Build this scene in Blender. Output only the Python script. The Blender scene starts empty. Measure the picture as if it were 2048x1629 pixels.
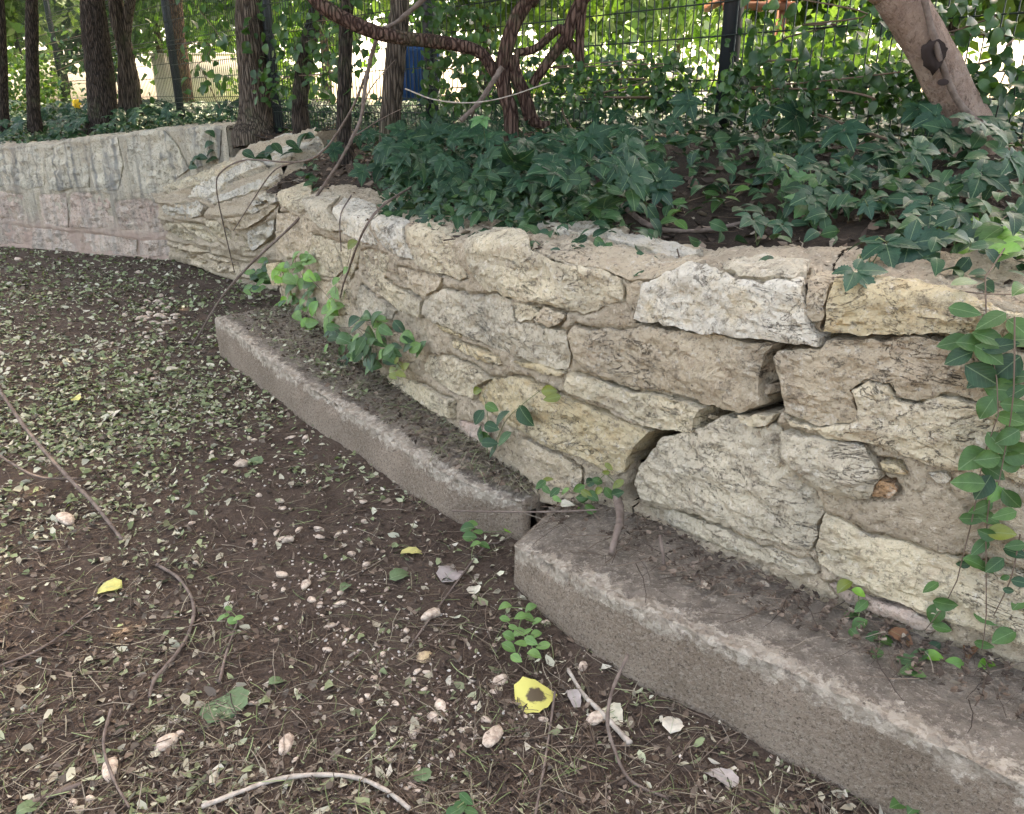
import bpy, math, random
import numpy as np
from mathutils import Vector, Matrix
from mathutils.bvhtree import BVHTree
from mathutils.geometry import delaunay_2d_cdt, barycentric_transform

random.seed(7); rng = np.random.default_rng(7)
S = bpy.context.scene
COL = S.collection
# ------------------------------------------------------------------ camera
F, CX, CY, CAMH, YH = 1540.0, 1024.0, 814.5, 1.5, 216.0
TILT = math.atan((CY-YH)/F)
cd = bpy.data.cameras.new('camera'); cam = bpy.data.objects.new('camera', cd); COL.objects.link(cam)
cd.sensor_width = 36; cd.lens = F/2048*36; cd.clip_start = .02; cd.clip_end = 2000
cam.location = (0, 0, CAMH); cam.rotation_euler = (math.pi/2-TILT, 0, 0)
S.camera = cam
# ------------------------------------------------------------------ sky, sun, exposure
SUN_EL, SUN_AZ = math.radians(60), math.radians(18)      # azimuth from +Y towards +X
w = bpy.data.worlds.new('World'); S.world = w; w.use_nodes = True
nt = w.node_tree; bg = nt.nodes['Background']
sky = nt.nodes.new('ShaderNodeTexSky'); sky.sky_type = 'NISHITA'; sky.sun_disc = False
sky.sun_elevation = SUN_EL; sky.sun_rotation = SUN_AZ
sky.air_density = .8; sky.dust_density = 4.0; sky.ozone_density = .6
nt.links.new(sky.outputs[0], bg.inputs[0]); bg.inputs[1].default_value = .15
sd = bpy.data.lights.new('sun', 'SUN'); sd.energy = 2.7; sd.angle = math.radians(.6); sd.color = (1, .95, .86)
sun = bpy.data.objects.new('sun', sd); COL.objects.link(sun)
tosun = Vector((math.sin(SUN_AZ)*math.cos(SUN_EL), math.cos(SUN_AZ)*math.cos(SUN_EL), math.sin(SUN_EL)))
sun.rotation_euler = tosun.to_track_quat('Z', 'Y').to_euler(); sun.location = tosun*40
S.view_settings.view_transform = 'Standard'; S.view_settings.look = 'None'
S.view_settings.gamma = 1; S.view_settings.use_curve_mapping = False
S.view_settings.exposure = 3.15
S.view_settings.use_white_balance = True; S.view_settings.white_balance_temperature = 8500; S.view_settings.white_balance_tint = 12
S.cycles.use_denoising = True; S.cycles.max_bounces = 6; S.cycles.transparent_max_bounces = 6
S.cycles.use_adaptive_sampling = True; S.cycles.adaptive_threshold = .03
S.cycles.caustics_reflective = False; S.cycles.caustics_refractive = False

# ------------------------------------------------------------------ pixel helpers (2048 x 1629 frame)
cT, sT = math.cos(TILT), math.sin(TILT)
O = Vector((0, 0, CAMH))
def ray(x, y):
    u = (x-CX)/F; v = (CY-y)/F
    return Vector((u, cT+v*sT, -(sT-v*cT)))
def atz(x, y, z=0.0):
    d = ray(x, y); return O+d*((z-CAMH)/d.z)
def atY(x, y, Y):
    d = ray(x, y); return O+d*(Y/d.y)
# ------------------------------------------------------------------ noise (numpy)
def _h(ix, iy, iz, seed):
    h = (ix*374761393+iy*668265263+iz*2147483647+seed*1274126177) & 0xffffffff
    h = ((h ^ (h >> 13))*1274126177) & 0xffffffff
    h = ((h ^ (h >> 16))*2246822519) & 0xffffffff
    return ((h ^ (h >> 15)) & 0xffffff)/float(0xffffff)
def vnoise(p, seed=0):
    f = np.floor(p); i = f.astype(np.int64); t = p-f; t = t*t*(3-2*t)
    r = 0
    for a in (0, 1):
        for b in (0, 1):
            for c in (0, 1):
                wgt = (t[:, 0] if a else 1-t[:, 0])*(t[:, 1] if b else 1-t[:, 1])*(t[:, 2] if c else 1-t[:, 2])
                r = r+wgt*_h(i[:, 0]+a, i[:, 1]+b, i[:, 2]+c, seed)
    return r*2-1
def fbm(p, scale, octv=4, seed=0, rough=.5):
    p = np.asarray(p, float)*scale; a = 1; r = 0; n = 0
    for k in range(octv):
        r = r+a*vnoise(p+k*17.3, seed+k); n += a; a *= rough; p = p*2.03
    return r/n
def sm(a, b, x):
    t = np.clip((x-a)/(b-a), 0, 1); return t*t*(3-2*t)
# ------------------------------------------------------------------ objects
def tag(o, label=None, cat=None, group=None, kind=None):
    if label: o['label'] = label
    if cat: o['category'] = cat
    if group: o['group'] = group
    if kind: o['kind'] = kind
    return o
def mesh(name, V, Fc, smooth=True, uv=None):
    me = bpy.data.meshes.new(name)
    V = np.asarray(V, float)
    Fa = np.asarray(Fc) if not isinstance(Fc, list) or (Fc and len({len(f) for f in Fc}) == 1) else None
    if Fa is not None and Fa.ndim == 2:
        k = Fa.shape[1]; n = len(Fa)
        me.vertices.add(len(V)); me.vertices.foreach_set('co', V.ravel())
        me.loops.add(n*k); me.loops.foreach_set('vertex_index', Fa.ravel().astype(np.int32))
        me.polygons.add(n); me.polygons.foreach_set('loop_start', np.arange(0, n*k, k, dtype=np.int32))
        me.update(calc_edges=True); me.validate()
    else:
        me.from_pydata([tuple(v) for v in V], [], [tuple(int(i) for i in f) for f in Fc])
    if smooth: me.polygons.foreach_set('use_smooth', np.ones(len(me.polygons), bool))
    if uv is not None:
        li = np.empty(len(me.loops), np.int32); me.loops.foreach_get('vertex_index', li)
        l = me.uv_layers.new(name='UVMap'); l.data.foreach_set('uv', np.asarray(uv, float)[li].ravel())
    return me
def attr(me, name, vals):
    a = me.attributes.new(name, 'FLOAT', 'POINT'); a.data.foreach_set('value', np.asarray(vals, np.float32))
def obj(name, me, mat=None, parent=None):
    o = bpy.data.objects.new(name, me); COL.objects.link(o)
    if mat is not None and me is not None and not me.materials: me.materials.append(mat)
    if parent is not None:
        o.parent = parent; o.matrix_parent_inverse = parent.matrix_world.inverted()
    return o
def empty(name, loc=(0, 0, 0)):
    o = bpy.data.objects.new(name, None); COL.objects.link(o); o.location = loc; o.empty_display_size = .1
    o.matrix_world = Matrix.Translation(Vector(loc))
    return o
def tube_data(pts, rad, sides=8, nz=0.0, nscale=20, cap=True):
    P = [Vector(p) for p in pts]; n = len(P); V = []; Fc = []
    t0 = (P[1]-P[0]).normalized(); up = Vector((0, 0, 1)) if abs(t0.z) < .9 else Vector((1, 0, 0))
    a = t0.cross(up).normalized()
    for i in range(n):
        t = (P[min(i+1, n-1)]-P[max(i-1, 0)]).normalized()
        a = (a-t*a.dot(t)).normalized(); b = t.cross(a)
        for k in range(sides):
            an = 2*math.pi*k/sides
            V.append(P[i]+(a*math.cos(an)+b*math.sin(an))*rad[i])
    for i in range(n-1):
        for k in range(sides):
            k2 = (k+1) % sides
            Fc.append((i*sides+k, i*sides+k2, (i+1)*sides+k2, (i+1)*sides+k))
    V = np.array([tuple(v) for v in V])
    if nz:
        C = np.repeat(np.array([tuple(p) for p in P]), sides, 0)
        V = C+(V-C)*(1+nz*fbm(V, nscale, 3))[:, None]
    if cap:
        V = np.vstack([V, [tuple(P[0])], [tuple(P[-1])]]); i0 = n*sides
        for k in range(sides):
            k2 = (k+1) % sides
            Fc.append((i0, k2, k, k)); Fc.append((i0+1, (n-1)*sides+k, (n-1)*sides+k2, (n-1)*sides+k2))
    return V, Fc
def join(parts):
    V = []; Fc = []; n = 0
    for v, f in parts:
        V.append(np.asarray(v)); Fc += [tuple(i+n for i in q) for q in f]; n += len(v)
    return np.vstack(V), Fc
def clean(Fc):
    return [q[:3] if len(q) == 4 and q[2] == q[3] else q for q in Fc]
def spline(pts, n):
    P = [Vector(p) for p in pts]; P = [P[0]*2-P[1]]+P+[P[-1]*2-P[-2]]; out = []; m = len(P)-3
    for k in range(n):
        t = k/(n-1)*m; i = min(int(t), m-1); t -= i
        a, b, c, d = P[i:i+4]
        out.append(.5*((2*b)+(c-a)*t+(2*a-5*b+4*c-d)*t*t+(3*b-a-3*c+d)*t**3))
    return out
def tube(name, pts, r0, r1, mat, parent=None, n=24, sides=8, nz=.15, nscale=20):
    P = spline(pts, n); rad = [r0+(r1-r0)*i/(n-1) for i in range(n)]
    V, Fc = tube_data(P, rad, sides, nz, nscale)
    return obj(name, mesh(name, V, clean(Fc)), mat, parent)
def grid_faces(a, b):
    i = np.arange(a-1)[:, None]*b+np.arange(b-1)[None]
    return np.stack([i, i+b, i+b+1, i+1], -1).reshape(-1, 4)
# ------------------------------------------------------------------ materials
class NT:
    def __init__(s, name):
        s.m = bpy.data.materials.new(name); s.m.use_nodes = True; s.t = s.m.node_tree
        s.b = s.t.nodes['Principled BSDF']; s.out = s.t.nodes['Material Output']; s.co = None
    def n(s, typ, **k):
        x = s.t.nodes.new(typ)
        for a, b in k.items(): setattr(x, a, b)
        return x
    def l(s, a, b): s.t.links.new(a, b)
    def coord(s):
        if s.co is None: s.co = s.n('ShaderNodeNewGeometry').outputs['Position']
        return s.co
    def scaled(s, v):
        m = s.n('ShaderNodeVectorMath', operation='MULTIPLY'); s.l(s.coord(), m.inputs[0]); m.inputs[1].default_value = v
        return m.outputs[0]
    def noise(s, scale, detail=6, rough=.6, vec=None, dist=0):
        x = s.n('ShaderNodeTexNoise'); x.inputs['Scale'].default_value = scale; x.inputs['Detail'].default_value = min(detail, 5)
        x.inputs['Roughness'].default_value = rough; x.inputs['Distortion'].default_value = dist
        s.l(vec or s.coord(), x.inputs['Vector']); return x.outputs['Fac']
    def vor(s, scale, vec=None, feature='F1'):
        x = s.n('ShaderNodeTexVoronoi', feature=feature); x.inputs['Scale'].default_value = scale
        s.l(vec or s.coord(), x.inputs['Vector']); return x
    def ramp(s, fac, stops, interp='LINEAR'):
        x = s.n('ShaderNodeValToRGB'); r = x.color_ramp; r.interpolation = interp
        while len(r.elements) < len(stops): r.elements.new(.5)
        for e, (p, c) in zip(r.elements, stops):
            e.position = p; e.color = (c, c, c, 1) if isinstance(c, (int, float)) else (*c, 1)
        s.l(fac, x.inputs[0]); return x.outputs[0]
    def mix(s, fac, a, b, typ='MIX'):
        x = s.n('ShaderNodeMix', data_type='RGBA', blend_type=typ)
        for i, v in ((0, fac), (6, a), (7, b)):
            if isinstance(v, (int, float)): x.inputs[i].default_value = v if i == 0 else (v, v, v, 1)
            elif isinstance(v, tuple): x.inputs[i].default_value = (*v, 1)
            else: s.l(v, x.inputs[i])
        return x.outputs[2]
    def math(s, op, a, b=0.0):
        x = s.n('ShaderNodeMath', operation=op)
        for i, v in ((0, a), (1, b)):
            if isinstance(v, (int, float)): x.inputs[i].default_value = v
            else: s.l(v, x.inputs[i])
        return x.outputs[0]
    def attr(s, name):
        x = s.n('ShaderNodeAttribute'); x.attribute_name = name; return x.outputs['Fac']
    def island(s): return s.n('ShaderNodeNewGeometry').outputs['Random Per Island']
    def orand(s): return s.n('ShaderNodeObjectInfo').outputs['Random']
    def done(s, col, rough=.85, bump=None, bs=.5, bd=.01, spec=.3):
        if isinstance(col, tuple): s.b.inputs['Base Color'].default_value = (*col, 1)
        else: s.l(col, s.b.inputs['Base Color'])
        if isinstance(rough, (int, float)): s.b.inputs['Roughness'].default_value = rough
        else: s.l(rough, s.b.inputs['Roughness'])
        s.b.inputs['Specular IOR Level'].default_value = spec
        if bump is not None:
            b = s.n('ShaderNodeBump'); b.inputs['Strength'].default_value = bs; b.inputs['Distance'].default_value = bd
            s.l(bump, b.inputs['Height']); s.l(b.outputs[0], s.b.inputs['Normal'])
        return s.m
def stone_mat(name, c1, c2, c3, lichen=.5, streak=0.0):
    t = NT(name)
    base = t.mix(t.ramp(t.noise(4.5, 8, .65), [(.36, 0), (.64, 1)]), c1, c2)
    base = t.mix(t.ramp(t.noise(11, 8, .7, t.scaled((1.3, 1.3, 1.9))), [(.5, 0), (.66, .85)]), base, c3)
    gl = t.ramp(t.noise(2.6, 10, .72, dist=.4), [(.47, 0), (.64, lichen)])
    base = t.mix(gl, base, (.275, .25, .195))
    pale = t.ramp(t.noise(34, 5, .75), [(.55, 0), (.70, .75)])
    base = t.mix(pale, base, (.68, .62, .50))
    dk = t.ramp(t.noise(62, 5, .8), [(.33, .85), (.46, 0)])
    base = t.mix(dk, base, (.085, .07, .052))
    dk2 = t.ramp(t.noise(15, 5, .8), [(.33, .75), (.45, 0)])
    base = t.mix(dk2, base, (.15, .12, .085))
    cr = t.ramp(t.math('ABSOLUTE', t.math('SUBTRACT', t.noise(6.5, 5, .62, t.scaled((1, 1, 2.4)), 1.2), .5)), [(.0, 1), (.011, 0)])
    crm = t.math('MULTIPLY', cr, t.ramp(t.noise(4, 2, .5), [(.47, 0), (.56, 1)]))
    base = t.mix(t.math('MULTIPLY', crm, .8), base, (.06, .048, .036))
    if streak:
        st = t.ramp(t.noise(9, 5, .6, t.scaled((1.6, 1.6, .12))), [(.46, 0), (.62, streak)])
        base = t.mix(st, base, (.20, .195, .175))
    h = t.math('ADD', t.noise(22, 9, .75), t.math('MULTIPLY', t.noise(85, 4, .75), .5))
    h = t.math('SUBTRACT', h, t.math('MULTIPLY', crm, .5))
    tint = t.n('ShaderNodeHueSaturation'); t.l(base, tint.inputs['Color'])
    t.l(t.math('ADD', t.math('MULTIPLY', t.orand(), .2), .94), tint.inputs['Value'])
    return t.done(tint.outputs[0], .93, h, 1.0, .022, .2)
M = {}
M['cream'] = stone_mat('limestone_cream', (.56, .47, .32), (.63, .53, .35), (.47, .37, .25), .45)
M['white'] = stone_mat('limestone_white', (.64, .57, .44), (.58, .53, .43), (.57, .47, .31), .35)
M['yellow'] = stone_mat('limestone_yellow', (.58, .46, .26), (.60, .50, .33), (.52, .38, .20), .15)
M['grey'] = stone_mat('limestone_grey', (.50, .43, .31), (.57, .49, .35), (.44, .37, .27), .5)
M['tan'] = stone_mat('limestone_tan', (.50, .40, .27), (.56, .455, .31), (.43, .33, .22), .3)
M['streaked'] = stone_mat('limestone_streaked', (.52, .48, .37), (.64, .57, .42), (.50, .45, .34), .3, .85)
M['pink'] = stone_mat('limestone_pink', (.54, .40, .31), (.60, .49, .38), (.46, .32, .24), .2, .4)
M['orange'] = stone_mat('stone_orange', (.50, .27, .12), (.46, .30, .17), (.35, .17, .08), .1)
def mortar_mat(name, c1, c2, pinky=False):
    t = NT(name)
    base = t.mix(t.ramp(t.noise(5, 8, .65), [(.38, 0), (.62, 1)]), c1, c2)
    base = t.mix(t.ramp(t.noise(2.2, 8, .7), [(.5, 0), (.68, .5)]), base, (.31, .255, .19))
    base = t.mix(t.ramp(t.noise(60, 5, .75), [(.34, .8), (.46, 0)]), base, (.14, .10, .07))
    base = t.mix(t.ramp(t.noise(55, 3, .7), [(.58, 0), (.66, .75)]), base, (.64, .54, .40))
    if pinky:
        z = t.n('ShaderNodeSeparateXYZ'); t.l(t.coord(), z.inputs[0])
        m = t.math('SUBTRACT', 1.0, t.math('MULTIPLY', z.outputs[2], 1.25))
        st = t.ramp(t.noise(9, 5, .6, t.scaled((1.6, 1.6, .12))), [(.46, 0), (.62, .6)]); base = t.mix(st, base, (.21, .195, .17))
        base = t.mix(t.ramp(t.math('ADD', m, t.math('MULTIPLY', t.noise(4, 6, .6), .5)), [(.7, 0), (1, .75)]), base, (.50, .34, .265))
    h = t.math('ADD', t.noise(26, 9, .8), t.math('MULTIPLY', t.noise(95, 3, .75), .55))
    return t.done(base, .96, h, 1.0, .026, .15)
M['mortar'] = mortar_mat('mortar', (.53, .435, .305), (.46, .37, .255))
M['mortar_far'] = mortar_mat('mortar_far', (.58, .52, .39), (.52, .455, .335), True)
def soil_mat(name, c1, c2, c3):
    t = NT(name)
    base = t.mix(t.ramp(t.noise(3, 8, .65), [(.36, 0), (.64, 1)]), c1, c2)
    base = t.mix(t.ramp(t.noise(45, 6, .75), [(.52, 0), (.68, .7)]), base, c3)
    base = t.mix(t.ramp(t.noise(120, 4, .7), [(.62, 0), (.72, .6)]), base, (.23, .18, .13))
    h = t.math('ADD', t.noise(40, 9, .75), t.math('MULTIPLY', t.noise(150, 4, .7), .4))
    return t.done(base, .97, h, .9, .02, .15)
M['soil'] = soil_mat('soil', (.068, .047, .034), (.098, .069, .050), (.145, .108, .080))
M['mulch'] = soil_mat('leaf_mould', (.035, .026, .019), (.055, .040, .028), (.10, .072, .05))
t = NT('concrete')   # dirty cast footing: earth-stained face, worn pale arris, silty top
e = t.attr('edge'); tp = t.attr('top')
face = t.mix(t.ramp(t.noise(3.2, 7, .6), [(.35, 0), (.65, 1)]), (.245, .186, .132), (.345, .268, .195))
face = t.mix(t.ramp(t.noise(75, 4, .85), [(.5, 0), (.62, .75)]), face, (.40, .33, .25))
face = t.mix(t.ramp(t.noise(110, 4, .85), [(.36, .8), (.48, 0)]), face, (.065, .048, .036))
top = t.mix(t.ramp(t.noise(14, 8, .7), [(.4, 0), (.6, 1)]), (.155, .125, .095), (.26, .215, .165))
top = t.mix(t.ramp(t.noise(60, 5, .8), [(.52, 0), (.62, .8)]), top, (.42, .35, .27))
crust = t.mix(t.ramp(t.vor(55).outputs['Color'], [(.2, 0), (.9, 1)]), (.36, .295, .22), (.58, .50, .39))
crust = t.mix(t.ramp(t.noise(40, 6, .7), [(.34, .7), (.48, 0)]), crust, (.17, .13, .10))
base = t.mix(tp, face, top)
em = t.math('ADD', e, t.math('MULTIPLY', t.math('SUBTRACT', t.noise(9, 8, .85), .5), 3.2))
base = t.mix(t.ramp(em, [(.5, 0), (.72, .95)]), base, crust)
h = t.math('ADD', t.noise(60, 8, .75), t.math('MULTIPLY', t.vor(60).outputs['Distance'], t.math('MULTIPLY', e, -.5)))
M['concrete'] = t.done(base, .95, h, 1.0, .02, .15)
def bark_mat(name, c1, c2, c3, sc=(14, 14, 3), bs=1.0):
    t = NT(name)
    v = t.scaled(sc)
    n1 = t.noise(1.6, 6, .65, v, .6)
    vo = t.vor(1.5, v, 'DISTANCE_TO_EDGE').outputs['Distance']
    ridge = t.ramp(vo, [(.0, 0), (.22, 1)])
    base = t.mix(ridge, c1, t.mix(t.ramp(n1, [(.35, 0), (.65, 1)]), c2, c3))
    base = t.mix(t.ramp(t.noise(3, 6, .7), [(.55, 0), (.7, .5)]), base, (.10, .12, .06))
    h = t.math('ADD', t.math('MULTIPLY', ridge, .8), t.math('MULTIPLY', t.noise(5, 6, .7, v), .6))
    return t.done(base, .95, h, bs, .025, .15)
M['bark'] = bark_mat('bark_furrowed', (.035, .027, .020), (.13, .10, .075), (.20, .16, .12), (34, 34, 3.2))
M['bark_dark'] = bark_mat('bark_dark', (.018, .015, .012), (.065, .05, .038), (.105, .082, .064), (38, 38, 5))
M['bark_red'] = bark_mat('bark_red', (.035, .018, .013), (.13, .075, .055), (.19, .12, .09), (30, 30, 5))
M['bark_pale'] = bark_mat('bark_pale', (.235, .165, .12), (.27, .19, .14), (.36, .265, .20), (34, 34, 18), .6)
t = NT('bark_smooth_pale')
bb = t.mix(t.ramp(t.noise(16, 5, .7, t.scaled((1, 1, .6))), [(.36, 0), (.64, 1)]), (.23, .155, .115), (.36, .265, .20))
bb = t.mix(t.ramp(t.noise(60, 5, .8, t.scaled((1, 1, .5))), [(.34, .8), (.46, 0)]), bb, (.10, .065, .05))
bb = t.mix(t.ramp(t.noise(5, 5, .6), [(.55, 0), (.68, .5)]), bb, (.40, .33, .27))
M['bark_pale'] = t.done(bb, .95, t.math('ADD', t.noise(30, 5, .75, t.scaled((1, 1, .5))), t.math('MULTIPLY', t.noise(90, 4, .7), .5)), 1.0, .02, .15)
M['cavity'] = NT('bark_wound').done((.030, .020, .016), .95)
t = NT('dead_wood'); M['stick'] = t.done(t.mix(t.ramp(t.noise(30, 5, .6, t.scaled((1, 1, 1))), [(.35, 0), (.65, 1)]), (.10, .072, .055), (.19, .145, .115)), .9, t.noise(90, 4), .4, .004)
t = NT('bleached_wood'); M['stick_pale'] = t.done(t.mix(t.ramp(t.noise(40, 5, .6), [(.38, 0), (.62, 1)]), (.27, .225, .175), (.45, .385, .31)), .85, t.noise(90, 4), .4, .004)
def leaf_mat(name, cols, trans=.3, rough=.45, veins=True, byisland=False, spec=.45):
    t = NT(name)
    r = t.island() if byisland else t.orand()
    n = len(cols); base = t.ramp(r, [(i/(max(n-1, 1)), c) for i, c in enumerate(cols)])
    mot = t.ramp(t.noise(45, 4, .6), [(.3, .78), (.7, 1.18)])
    base = t.mix(1.0, base, mot, 'MULTIPLY')
    bump = None
    if veins:
        uv = t.n('ShaderNodeUVMap'); sp = t.n('ShaderNodeSeparateXYZ'); t.l(uv.outputs[0], sp.inputs[0])
        au = t.math('ABSOLUTE', t.math('SUBTRACT', sp.outputs[0], .5))
        mid = t.math('LESS_THAN', au, .022)
        sv = t.math('SINE', t.math('MULTIPLY', t.math('SUBTRACT', sp.outputs[1], t.math('MULTIPLY', au, .7)), 44.0))
        sv2 = t.ramp(sv, [(.93, 0), (1.0, .2)])
        vv = t.math('MAXIMUM', t.math('MULTIPLY', mid, .7), sv2)
        pale = t.mix(.55, base, (.22, .30, .15))
        base = t.mix(vv, base, pale); bump = t.math('MULTIPLY', sv, -1.0)
    m = t.done(base, rough, bump, .08, .002, spec)
    if trans:
        tr = t.n('ShaderNodeBsdfTranslucent'); mx = t.n('ShaderNodeMixShader'); mx.inputs[0].default_value = trans
        g = t.mix(1.0, base, (1.5, 1.6, .55), 'MULTIPLY'); t.l(g, tr.inputs[0])
        t.l(t.b.outputs[0], mx.inputs[1]); t.l(tr.outputs[0], mx.inputs[2]); t.l(mx.outputs[0], t.out.inputs[0])
    return m
M['palm'] = leaf_mat('creeper_leaf', [(.015, .052, .030), (.026, .074, .038), (.020, .062, .036)], .15, .46, True, False, .28)
M['palm_new'] = leaf_mat('creeper_leaf_young', [(.075, .19, .060), (.10, .23, .085)], .25, .5)
M['ovate'] = leaf_mat('vine_leaf', [(.032, .082, .024), (.056, .125, .030), (.042, .10, .030), (.075, .155, .035)], .2, .42, True, False, .3)
M['ovate_new'] = leaf_mat('vine_leaf_young', [(.14, .32, .045), (.20, .40, .055), (.11, .26, .05)], .3, .4)
M['ovate_dark'] = leaf_mat('vine_leaf_dark', [(.018, .05, .022), (.028, .070, .028)], .15, .45, True, False, .28)
M['ovate_olive'] = leaf_mat('vine_leaf_olive', [(.12, .15, .02), (.17, .19, .03)], .25, .4)
M['cover'] = leaf_mat('ground_cover_leaf', [(.014, .042, .022), (.022, .062, .026), (.030, .080, .032), (.017, .048, .028), (.042, .10, .03), (.021, .056, .026)], .15, .5, True, True, .28)
M['weed'] = leaf_mat('weed_leaf', [(.10, .20, .05), (.15, .27, .075)], .25, .55)
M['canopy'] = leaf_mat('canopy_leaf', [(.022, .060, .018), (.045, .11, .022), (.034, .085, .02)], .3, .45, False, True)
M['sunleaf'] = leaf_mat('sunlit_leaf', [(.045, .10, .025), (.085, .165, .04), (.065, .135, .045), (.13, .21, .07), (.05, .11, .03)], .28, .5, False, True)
M['yellow_leaf'] = leaf_mat('yellow_leaf', [(.50, .46, .12), (.54, .49, .18)], .15, .6)
t = NT('yellow_leaf_blotched'); uv = t.n('ShaderNodeUVMap'); dv_ = t.n('ShaderNodeVectorMath', operation='DISTANCE'); t.l(uv.outputs[0], dv_.inputs[0]); dv_.inputs[1].default_value = (.5, .5, 0)
M['yellow_blotch'] = t.done(t.mix(t.ramp(t.math('ADD', dv_.outputs['Value'], t.math('MULTIPLY', t.noise(60, 4), .25)), [(.30, 0), (.36, 1)]), (.085, .062, .035), (.50, .46, .12)), .6)
M['cream_leaf'] = leaf_mat('dry_cream_leaf', [(.50, .46, .33), (.58, .53, .42)], .1, .7)
M['grey_leaf'] = leaf_mat('dry_grey_leaf', [(.30, .25, .22), (.38, .33, .29)], .1, .8)
M['green_leaf'] = leaf_mat('fallen_green_leaf', [(.11, .16, .07), (.09, .14, .06)], .1, .7)
M['brown_leaf'] = leaf_mat('dry_brown_leaf', [(.19, .085, .035), (.15, .07, .035)], .1, .7)
t = NT('litter'); r = t.island()
M['litter'] = t.done(t.ramp(r, [(0, (.16, .12, .085)), (.2, (.30, .26, .18)), (.34, (.15, .16, .085)), (.48, (.36, .33, .23)), (.56, (.10, .08, .06)), (.72, (.20, .22, .11)), (.84, (.46, .42, .32)), (.90, (.13, .10, .07))], 'CONSTANT'), .85)
t = NT('litter_green'); r = t.island()
M['litter_green'] = t.done(t.ramp(r, [(0, (.18, .21, .10)), (.2, (.32, .33, .20)), (.42, (.47, .45, .32)), (.62, (.12, .145, .065)), (.72, (.41, .38, .27)), (.88, (.24, .27, .14))], 'CONSTANT'), .8)
t = NT('grass_cut'); r = t.island()
M['grass'] = t.done(t.ramp(r, [(0, (.12, .15, .06)), (.22, (.17, .15, .09)), (.42, (.28, .24, .16)), (.58, (.11, .085, .058)), (.8, (.20, .165, .115)), (.92, (.22, .26, .12))], 'CONSTANT'), .8)
t = NT('litter_brown'); r = t.island()
M['litter_brown'] = t.done(t.ramp(r, [(0, (.06, .042, .03)), (.3, (.12, .082, .055)), (.55, (.19, .14, .10)), (.75, (.085, .06, .042)), (.92, (.27, .22, .16))], 'CONSTANT'), .9)
def pebble_mat(name, a, b):
    t = NT(name); c = t.mix(t.orand(), a, b)
    c = t.mix(t.ramp(t.noise(60, 5, .7), [(.42, 0), (.60, .7)]), c, (.22, .15, .11))
    return t.done(c, .85, t.noise(120, 5, .7), .5, .006, .25)
M['pebble'] = pebble_mat('pebble', (.54, .43, .32), (.62, .51, .39))
M['pebble_tan'] = pebble_mat('pebble_tan', (.50, .37, .20), (.54, .41, .24))
t = NT('gravel'); M['gravel'] = t.done(t.ramp(t.island(), [(0, (.50, .42, .33)), (.3, (.40, .31, .24)), (.6, (.56, .50, .41)), (.85, (.30, .22, .17))], 'CONSTANT'), .9)
M['post'] = NT('post_paint').done((.018, .022, .024), .45)
M['wire'] = NT('wire_coating').done((.012, .022, .016), .5)
t = NT('lawn'); M['lawn'] = t.done(t.mix(t.noise(.6, 6), (.14, .20, .045), (.28, .30, .10)), .95)
t = NT('paving'); M['paving'] = t.done(t.mix(t.noise(2, 6), (.50, .48, .44), (.60, .58, .54)), .9)
M['blue'] = NT('blue_plastic').done((.016, .075, .21), .45)
M['blue_dark'] = NT('blue_plastic_rib').done((.012, .05, .15), .5)
M['whitep'] = NT('white_mark').done((.75, .76, .78), .6)
M['rubber'] = NT('black_rubber').done((.015, .015, .015), .8)
M['orangep'] = NT('orange_plastic').done((.75, .13, .03), .5)
t = NT('timber'); M['timber'] = t.done(t.mix(t.noise(6, 5, .6, t.scaled((1, 1, 6))), (.16, .062, .035), (.24, .10, .06)), .8)
M['render'] = NT('pale_render').done((.62, .58, .53), .9)
M['flower'] = NT('yellow_petal').done((.75, .48, .03), .6)
# ================================================================== wall surfaces
class Surf:
    """grid P[i,j] over coordinates s[i], v[j]; pixels are cast onto it"""
    def __init__(s, P, sv, vv):
        s.P = np.asarray(P, float); s.s = np.asarray(sv, float); s.v = np.asarray(vv, float)
        du = np.gradient(s.P, axis=0); dv = np.gradient(s.P, axis=1)
        N = np.cross(du, dv); s.N = N/np.linalg.norm(N, axis=2, keepdims=True)
        a, b = s.P.shape[:2]; s.ab = (a, b)
        V = [tuple(p) for p in s.P.reshape(-1, 3)]; T = []
        for q in grid_faces(a, b): T += [(q[0], q[1], q[2]), (q[0], q[2], q[3])]
        s.T = [tuple(int(i) for i in q) for q in T]; s.V = [Vector(v) for v in V]
        s.bvh = BVHTree.FromPolygons(s.V, s.T)
    def sv3(s, k): return Vector((s.s[k//s.ab[1]], s.v[k % s.ab[1]], 0))
    def pix(s, x, y):
        d = ray(x, y); hit, n, i, dist = s.bvh.ray_cast(O, d.normalized())
        if hit is None: return None
        a, b, c = s.T[i]
        q = barycentric_transform(hit, s.V[a], s.V[b], s.V[c], s.sv3(a), s.sv3(b), s.sv3(c))
        return (q.x, q.y)
    def ev(s, sv, A=None):
        A = s.P if A is None else A
        fs = np.interp(sv[:, 0], s.s, np.arange(len(s.s))); fv = np.interp(sv[:, 1], s.v, np.arange(len(s.v)))
        i = np.minimum(fs.astype(int), len(s.s)-2); j = np.minimum(fv.astype(int), len(s.v)-2)
        a = (fs-i)[:, None]; b = (fv-j)[:, None]
        return (A[i, j]*(1-a)*(1-b)+A[i+1, j]*a*(1-b)+A[i, j+1]*(1-a)*b+A[i+1, j+1]*a*b)
    def nrm(s, sv):
        n = s.ev(sv, s.N); return n/np.linalg.norm(n, axis=1, keepdims=True)
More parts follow.
